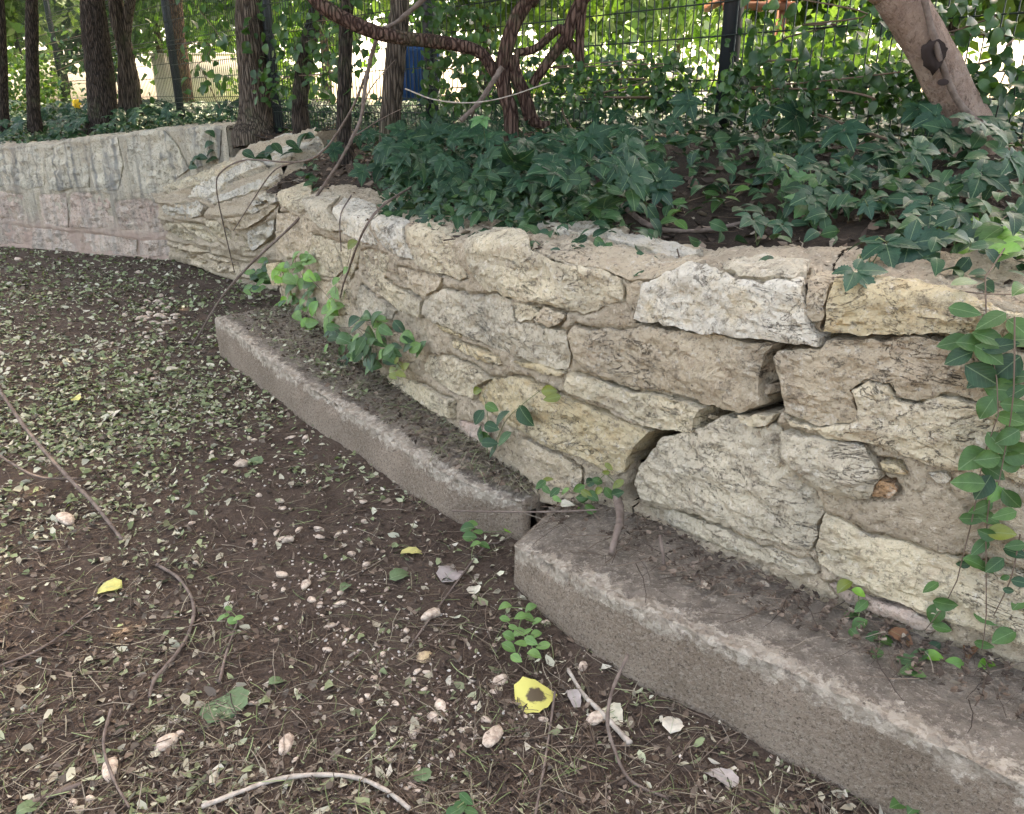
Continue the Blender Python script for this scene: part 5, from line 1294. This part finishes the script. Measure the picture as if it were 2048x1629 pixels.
x, y, z, pp = ground_pts(62000, lambda x, y, d, p, q: np.clip(dens_l(x, y, d, p, q)*(sm(1300, 750, q)*1.2+.15), 0, 1))
n = len(x); scatter('green_clipping_litter', frag, np.stack([x, y, z+.008], 1), flatn(n, .4), rdir(n), (.007+.022*rng.random(n)**1.6)*(1+.14*np.clip(y-2, 0, 5)), 'litter_green')
x, y, z, pp = ground_pts(34000, lambda x, y, d, p, q: np.clip(dens_l(x, y, d, p, q)*.8+.22, 0, 1))
n = len(x); scatter('cut_grass', strip, np.stack([x, y, z+.007], 1), flatn(n, .25), rdir(n), (.015+.085*rng.random(n)**2), 'grass')
x, y, z, pp = ground_pts(14000, lambda x, y, d, p, q: .55+0*x)
n = len(x); scatter('twig_litter', twig, np.stack([x, y, z+.006], 1), flatn(n, .12), rdir(n), rng.uniform(.04, .16, n), 'litter_brown')
x, y, z, pp = ground_pts(20000, lambda x, y, d, p, q: .3+.4*(nzf(x, y, 2, 97) > 0))
n = len(x); scatter('brown_litter', frag, np.stack([x, y, z+.005], 1), flatn(n, .4), rdir(n), rng.uniform(.008, .024, n), 'litter_brown')
def rock_tmpl(seed, sub=2):
    import bmesh
    bm = bmesh.new(); bmesh.ops.create_icosphere(bm, subdivisions=sub, radius=.5); V = np.array([tuple(v.co) for v in bm.verts]); Fc = [tuple(v.index for v in f.verts) for f in bm.faces]; bm.free()
    V = V*(1+.28*fbm(V, 1.7, 3, seed))[:, None]; 
    r_ = np.random.default_rng(seed)
    for k in range(7):
        q = r_.normal(size=3); q /= np.linalg.norm(q); h = V@q; V = V-np.outer(np.maximum(0, h-.30)*.9, q)
    return V*np.array([.8, 1.1, .62]), Fc
CHIP = [rock_tmpl(k+20, 1) for k in range(4)]
x, y, z, pp = ground_pts(22000, lambda x, y, d, p, q: .75+0*x)
n = len(x); M['clod'] = soil_mat('soil_clod', (.070, .049, .036), (.10, .071, .052), (.145, .108, .080))
scatter('soil_crumbs', CHIP, np.stack([x, y, z-.001], 1), flatn(n, .5), rdir(n), .004+.020*rng.random(n)**3, 'clod')
ROCK = [rock_tmpl(k, 2) for k in range(6)]
def dens_g(x, y, d, px_, py):
    path = [(300, 640), (430, 850), (560, 1000), (640, 1150), (740, 1270), (900, 1420), (800, 1520)]
    dd = seg_dist(np.stack([px_, py], 1), path, False); return np.clip(.08+.92*np.exp(-(dd/130)**2), 0, 1)*(.5+.5*(nzf(x, y, 3, 99) > -.1))
x, y, z, pp = ground_pts(60000, lambda x, y, d, p, q: np.clip(sm(1050, 650, q)*sm(900, 300, p)*(.55+1.6*nzf(x, y, 1.7, 101)), 0, 1)*.9)
n = len(x); M['moss_leaf'] = leaf_mat('low_weed_leaf', [(.14, .18, .075), (.22, .26, .13), (.11, .14, .06), (.31, .33, .20)], .12, .65, False, True, .25)
scatter('low_weeds', lo_ov, np.stack([x, y, z+.006+.012*rng.random(n)], 1), flatn(n, .45), rdir(n), (.014+.022*rng.random(n))*(1+.1*np.clip(y-2, 0, 6)), 'moss_leaf')
x, y, z, pp = ground_pts(11000, dens_g)
n = len(x); scatter('gravel', CHIP, np.stack([x, y, z+.001], 1), flatn(n, .3), rdir(n), rng.uniform(.006, .017, n), 'gravel')
PM = []
for v, f in ROCK:
    for m in ('pebble', 'pebble_tan'):
        me = mesh('pebble', v, f); me.materials.append(M[m]); PM.append(me)
def pebble(x, y, w_, label, asp=1, mat=0, k=None, group=None, cat='pebble'):
    p = on_ground(x, y); o_ = bpy.data.objects.new('pebble', PM[(random.randrange(6) if k is None else k)*2+mat]); COL.objects.link(o_)
    s_ = w_/F*(p-O).length; o_.location = p+Vector((0, 0, s_*.10)); o_.rotation_euler = (random.uniform(-.2, .2), random.uniform(-.2, .2), random.uniform(0, 6.28)); o_.scale = (s_, s_*asp, s_)
    return tag(o_, label, cat, group)
BIG = [(848,1318,38,'tan angular stone, brownest of the stones on the bare soil',1.1,1),(863,1233,40,'pale elongated stone by the curled debris near the footing',1.4,0),(573,1490,44,'pointed pale stone near the bottom, left of the bleached stick arch',1.2,0),(333,1490,44,'largest pale stone in the pebble cluster at lower left',1.2,0),
 (222,1548,42,'pinkish stone crossed by a thin twig at lower left',1.3,0),(985,1475,46,'big knobbly stone left of the brown-centred yellow leaf',1.3,0),(612,1172,28,'smooth oval pebble beside a flat pink one on bare soil',1.2,0),(1000,1363,34,'round pebble directly above the brown-centred yellow leaf',1,0),(880,1415,30,'upright elongated pebble left of the brown-centred yellow leaf',1.4,0),
 (485,930,30,'pinkish stone at the upper end of the pebble trail',1.1,0),(825,1470,26,'round brownish pebble among the lower pebbles',1,0),(868,1435,26,'smooth round pebble left of the upright elongated one',1,0),(130,1043,34,'long pale pebble lying alone on the left litter',1.7,0),(870,1440,20,'small pebble tucked under the smooth round one',1,0),(1165,1335,26,'white pebble at the foot of the near footing',1.1,0),(1192,1440,40,'pale stone fragment beside the cream round leaf',1.2,0)]
for x, y, w_, lab, asp, m in BIG: pebble(x, y, w_, lab, asp, m)
mid = C([(1150,515,24),(1275,620,26),(1310,640,22),(1390,640,26),(1395,590,20),(1345,580,18),(1125,560,16),(1160,575,14),(1220,630,14),(1130,695,18),(1355,725,24),(1340,825,22),(1665,745,18),(1625,725,14),(1500,475,22),(1440,430,20),(1165,375,36),(1225,335,22),(1305,330,22),(1310,360,18),(1415,340,14),(1130,345,14),(1150,215,22),(1155,245,18),(1060,190,18),(785,305,14),(800,465,16),(1710,910,18),(1745,915,14),(1710,965,14),(1680,950,18),(1740,985,18),(1540,900,12),(1490,875,10),(1530,940,18),(1545,975,16),(1700,1165,26),(1610,1195,20),(1850,1250,22),(1330,980,14),(1220,1000,14),(1035,1040,18),(725,1110,22),(615,1205,14),(610,1245,14),(700,1190,20),(740,1165,20),(780,1205,14),(825,1200,14),(1210,1270,12),(1780,1090,24),(1910,1150,22),(1990,1110,22),(1440,1330,18),(1490,1330,18),(300,1450,22),(370,1430,18),(520,880,10),(1600,1275,14),(1715,1085,10),(1600,1140,10),(1540,1125,16),(1560,880,10),(1320,685,14),(1420,740,14),(1440,770,12),(1410,795,12),(1585,575,14),(1655,620,8)], 0, 900, 2.048)
for x, y, w_ in mid: pebble(x, y, w_*.75+3, 'small rounded pale pebble lying on the bare brown soil', random.uniform(.9, 1.4), 0, None, 'loose pebbles on the soil')
for k in range(46): pebble(318+random.gauss(0, 26), 640+random.gauss(0, 24), random.uniform(7, 15), 'whitish pebble in the small heap on the far litter', random.uniform(1, 1.4), 0, None, 'heap of pebbles on the far litter')
x, y, z, pp = ground_pts(700, dens_g)
for a, b in list(zip(*pp))[:150]: pebble(a, b, random.uniform(8, 17), 'small rounded pale pebble lying on the bare brown soil', random.uniform(.9, 1.4), 0, None, 'loose pebbles on the soil')
# litter on the footing tops
def foot_pts(n, i0, i1, zf):
    a = rng.uniform(0, 1, n); A_ = np.array([(p.x, p.y) for p in (foot1_b if i0 == 0 else foot2_b)]); s_ = arclen(A_)
    q = np.stack([np.interp(a*s_[-1], s_, A_[:, 0]), np.interp(a*s_[-1], s_, A_[:, 1])], 1)
    j = [int(np.argmin(np.linalg.norm(near.A-r_, axis=1))) for r_ in q]; b = near.A[j]
    f = .14+.86*rng.random(n)**.75; p = q+(b-q)*f[:, None]; return p, f, a
p, f, a = foot_pts(1700, 0, 0, 0); zt = np.interp(a, np.linspace(0, 1, 6), [.245, .225, .205, .20, .19, .165])+.02+.016*f*rng.random(len(a))
n = len(p); scatter('footing_clippings', strip, np.column_stack([p, zt]), flatn(n, .3), rdir(n), rng.uniform(.03, .10, n), 'grass')
p, f, a = foot_pts(900, 0, 0, 0); zt = np.interp(a, np.linspace(0, 1, 6), [.245, .225, .205, .20, .19, .165])+.026; k = fbm(np.column_stack([p, zt]), 5, 2, 7) > 0; p, zt = p[k], zt[k]
n = len(p); scatter('footing_green_clippings', frag, np.column_stack([p, zt]), flatn(n, .4), rdir(n), rng.uniform(.012, .03, n), 'litter_green')
p, f, a = foot_pts(2200, 0, 0, 0); zt = np.interp(a, np.linspace(0, 1, 6), [.245, .225, .205, .20, .19, .165])+.018+.012*f
n = len(p); scatter('footing_leaf_litter', frag, np.column_stack([p, zt]), flatn(n, .4), rdir(n), rng.uniform(.008, .024, n), 'litter_brown')
p, f, a = foot_pts(1500, 1, 0, 0); k = f > .45; p, f, a = p[k], f[k], a[k]; zt = np.interp(a, np.linspace(0, 1, 6), [.15, .215, .24, .25, .25, .25])+.02+.01*f
n = len(p); scatter('footing_brown_litter', frag, np.column_stack([p, zt]), flatn(n, .4), rdir(n), rng.uniform(.006, .02, n), 'litter_brown')
p, f, a = foot_pts(160, 1, 0, 0); zt = np.interp(a, np.linspace(0, 1, 6), [.15, .215, .24, .25, .25, .25])+.026
n = len(p); scatter('footing_twig_litter', twig, np.column_stack([p, zt]), flatn(n, .1), rdir(n), rng.uniform(.05, .16, n), 'litter_brown')

# ================================================================== sticks and fallen leaves
def stick(label, pts, r0, r1, mat='stick', name='dead_branch', n=30, forks=()):
    e_ = None
    if forks:
        e_ = tag(empty(name, pts[-1]), label, 'branch'); tube('stem', pts, r0, r1, M[mat], e_, n*2, 8, .38, 55)
        for fpts, a, b in forks: tube('twig', fpts, a, b, M[mat], e_, n, 6, .2, 40)
        return e_
    return tag(tube(name, pts, r0, r1, M[mat], None, n*2, 8, .38, 55), label, 'branch')
def dpts(L): return [atY(x, y, Y) for x, y, Y in L]
stick('long dead branch hanging from the shrub limb down past the near wall to the litter', dpts([(858,-10,5.0),(800,40,5.0),(755,75,5.0),(732,165,5.0),(722,235,4.95),(705,275,4.9),(672,335,4.85),(600,435,4.8),(500,530,4.8),(440,600,4.85),(385,692,4.9)]), .014, .006, 'stick', forks=[
    (dpts([(755,78,5.0),(728,160,5.05),(700,225,5.1),(646,303,5.2),(590,325,5.3),(492,320,5.6),(443,344,5.8),(433,378,6.0),(450,464,6.3),(469,545,6.5)]), .008, .004),
    (dpts([(590,325,5.3),(545,345,5.5),(500,410,5.9),(467,462,6.2)]), .005, .003), (dpts([(722,235,4.95),(740,180,4.9),(790,120,4.8)]), .005, .002), (dpts([(705,275,4.9),(760,240,4.9),(820,210,4.8)]), .004, .002)])
stick('bare stick leaning against the near wall above the ivy tuft', [wallpt(840, 404, .10)[0] or atY(840, 404, 3.5), wallpt(800, 460, .14)[0], wallpt(740, 545, .12)[0], wallpt(702, 592, .06)[0]], .006, .004)
stick('fine upright twig before the coping stones at the near wall left end', [atY(702, 392, 4.2), wallpt(699, 440, .05)[0], wallpt(697, 502, .04)[0]], .004, .003)
stick('long thin grey twig spanning the brush in front of the old shrub', dpts([(810,178,4.5),(870,200,4.45),(940,206,4.4),(1010,195,4.35),(1100,165,4.3)]), .004, .003, 'stick_pale')
stick('oblique dead stem leaning beside the old shrub foot', dpts([(1004,135,4.55),(960,203,4.5),(921,242,4.45)]), .016, .012)
g = lambda L, l=.012: [on_ground(x, y, l) for x, y in L]
stick('forked bare branch lying on the litter at the left edge', [atz(-60, 690, .30), atz(0, 782, .22), atz(60, 868, .14), atz(130, 948, .08), atz(190, 1010, .04), on_ground(246, 1086, .01)], .008, .008, forks=[([atz(-40, 885, .10), atz(20, 925, .07), atz(80, 955, .05), on_ground(158, 974, .04)], .006, .005)])
stick('curved brown stick lying on bare soil left of the green fragment', g([(315,1135),(360,1165),(388,1215),(380,1270),(350,1320),(312,1365),(300,1402)]), .006, .005)
stick('bleached stick arching along the bottom picture edge', g([(405,1624),(480,1595),(560,1568),(640,1560),(710,1565),(770,1590),(820,1628)], .016), .006, .0055, 'stick_pale')
stick('bent twig standing by the near footing at bottom right', [atz(1256,1310,.13), atz(1225,1380,.09), atz(1215,1440,.05), on_ground(1225,1510,.03), on_ground(1260,1570,.015), on_ground(1336,1604,.01)], .005, .004)
stick('fibrous bark strip propped from the crack down to the near footing', [wallpt(1256, 985, .06)[0], atz(1240, 1040, .28), atz(1222, 1108, .235)], .016, .010, 'stick', n=40)
stick('grey dry stem beside the brown-centred yellow leaf', g([(1135,1345),(1165,1395),(1200,1430),(1260,1495)]), .005, .008, 'stick_pale')
stick('thin curved twig over the pinkish stone at lower left', g([(225,1430),(210,1500),(230,1570),(262,1628)], .02), .004, .003)
stick('dark straight stick in the bottom left corner', g([(40,1625),(100,1600),(165,1575)]), .007, .006)
stick('thin stick bridging the break between the two footings', [atz(905,1022,.06), atz(1000,1024,.14), atz(1100,1024,.2), atz(1195,1020,.24)], .004, .003)
stick('short dark stub poking up from the near footing top', [atz(1328,1128,.25), atz(1320,1070,.32)], .006, .005)
stick('straight twig reaching up from the green fragment', g([(440,1372),(455,1310),(478,1245)]), .005, .003)
stick('long thin straight twig below the brown-centred yellow leaf', g([(1070,1640),(1090,1530),(1110,1390)]), .003, .003)
stick('thin twig lying below the pale shrub weed towards the footing', g([(820,1300),(960,1110),(1000,1090),(1060,1060)]), .003, .003)
stick('slanting twig along the left litter at the bottom', g([(0,1340),(90,1300),(190,1225)]), .004, .003)
stick('brown root along the foot of the terrace soil behind the pale slab', [on_terrace(x, y, .015) or atz(x, y, 1.1) for x, y in [(1245,420),(1290,455),(1340,470),(1420,468),(1500,450)]], .012, .006)
LFM = {}
def fallen(x, y, w_, label, mat, k=1, asp=1.0, place=None, rz=None, curl=.25):
    p = on_ground(x, y, .012) if place is None else place
    v, f, u = leaf_blade(1, .72*asp, 9, curl, .5, .06, .9, k); v = v-np.array([0, .5, 0])
    v = v+np.stack([0*v[:, 0], 0*v[:, 0], .09*fbm(v, 3, 3, k+7)], 1)
    me = mesh('fallen_leaf', v, f, True, u); me.materials.append(M[mat]); o_ = bpy.data.objects.new('fallen_leaf', me); COL.objects.link(o_)
    s_ = w_/F*(p-O).length*1.15; o_.location = p; o_.scale = (s_,)*3; o_.rotation_euler = (random.uniform(-.25, .15), random.uniform(-.2, .2), random.uniform(0, 6.28) if rz is None else rz)
    return tag(o_, label, 'leaf')
fallen(215, 1182, 46, 'small yellow leaf left of the curved brown stick', 'yellow_leaf', 1)
fallen(828, 1109, 48, 'pointed yellow leaf on bare soil between pebbles and near footing', 'yellow_leaf', 2, .7, None, -1.2)
fallen(1072, 1400, 74, 'largest yellow leaf, with a dark brown centre, in front of the near footing', 'yellow_blotch', 3, 1.3)
fallen(150, 800, 36, 'yellowish leaf on the far left litter', 'yellow_leaf', 4, .6)
fallen(450, 1408, 84, 'dull green square leaf fragment in the lower left middle', 'green_leaf', 5, 1.2, None, .5, .05)
fallen(805, 1155, 48, 'half green leaf below the pointed yellow leaf', 'green_leaf', 6, .8, None, -1)
fallen(1588, 1500, 50, 'curled cream leaf lying at the near footing face', 'cream_leaf', 7, .8, None, .4, .7)
fallen(1225, 1435, 46, 'round cream leaf beside the grey dry stem', 'cream_leaf', 8, 1.2)
fallen(1345, 1452, 48, 'pale buff leaf between the two cream leaves', 'cream_leaf', 9)
fallen(1440, 1560, 60, 'greyish pink leaf near the bottom right', 'grey_leaf', 10, .8, None, .8)
fallen(1150, 1405, 44, 'grey crinkled leaf right of the largest yellow leaf', 'grey_leaf', 11, .7)
fallen(905, 1150, 60, 'grey crumpled leaf heap at the near footing corner', 'grey_leaf', 12, 1.0)
fallen(948, 1182, 34, 'torn white leaf scrap by the grey crumpled leaf', 'cream_leaf', 13)
fallen(360, 745, 44, 'white leaf lying on litter left of the farther footing', 'cream_leaf', 14, .8, None, -.9)
fallen(228, 830, 26, 'small whitish leaf scrap on the left litter', 'cream_leaf', 15)
fallen(557, 1368, 30, 'pale green heart-shaped leaf on bare soil', 'green_leaf', 16)
fallen(845, 1555, 38, 'green heart-shaped leaf near the bottom right of the bleached stick', 'green_leaf', 17, 1.1)
fallen(510, 925, 30, 'pale grey-green leaf in the upper pebble trail', 'green_leaf', 18)
fallen(1135, 1010, 26, 'white torn leaf at the wall foot beside the crack sprouts', 'cream_leaf', 19, 1, atz(1135, 1008, .22))
fallen(1790, 1268, 44, 'rust brown dead leaf on the silty top of the near footing', 'brown_leaf', 20, .9, atz(1805, 1275, .275))
fallen(1948, 1300, 34, 'second rust brown leaf near the wall foot at right', 'brown_leaf', 21, .8, atz(1940, 1298, .275))
fallen(70, 1620, 44, 'yellow-green leaf in the bottom left corner', 'green_leaf', 22, .7)
fallen(690, 1180, 26, 'tiny green leaf beside the smooth oval pebble', 'green_leaf', 23)
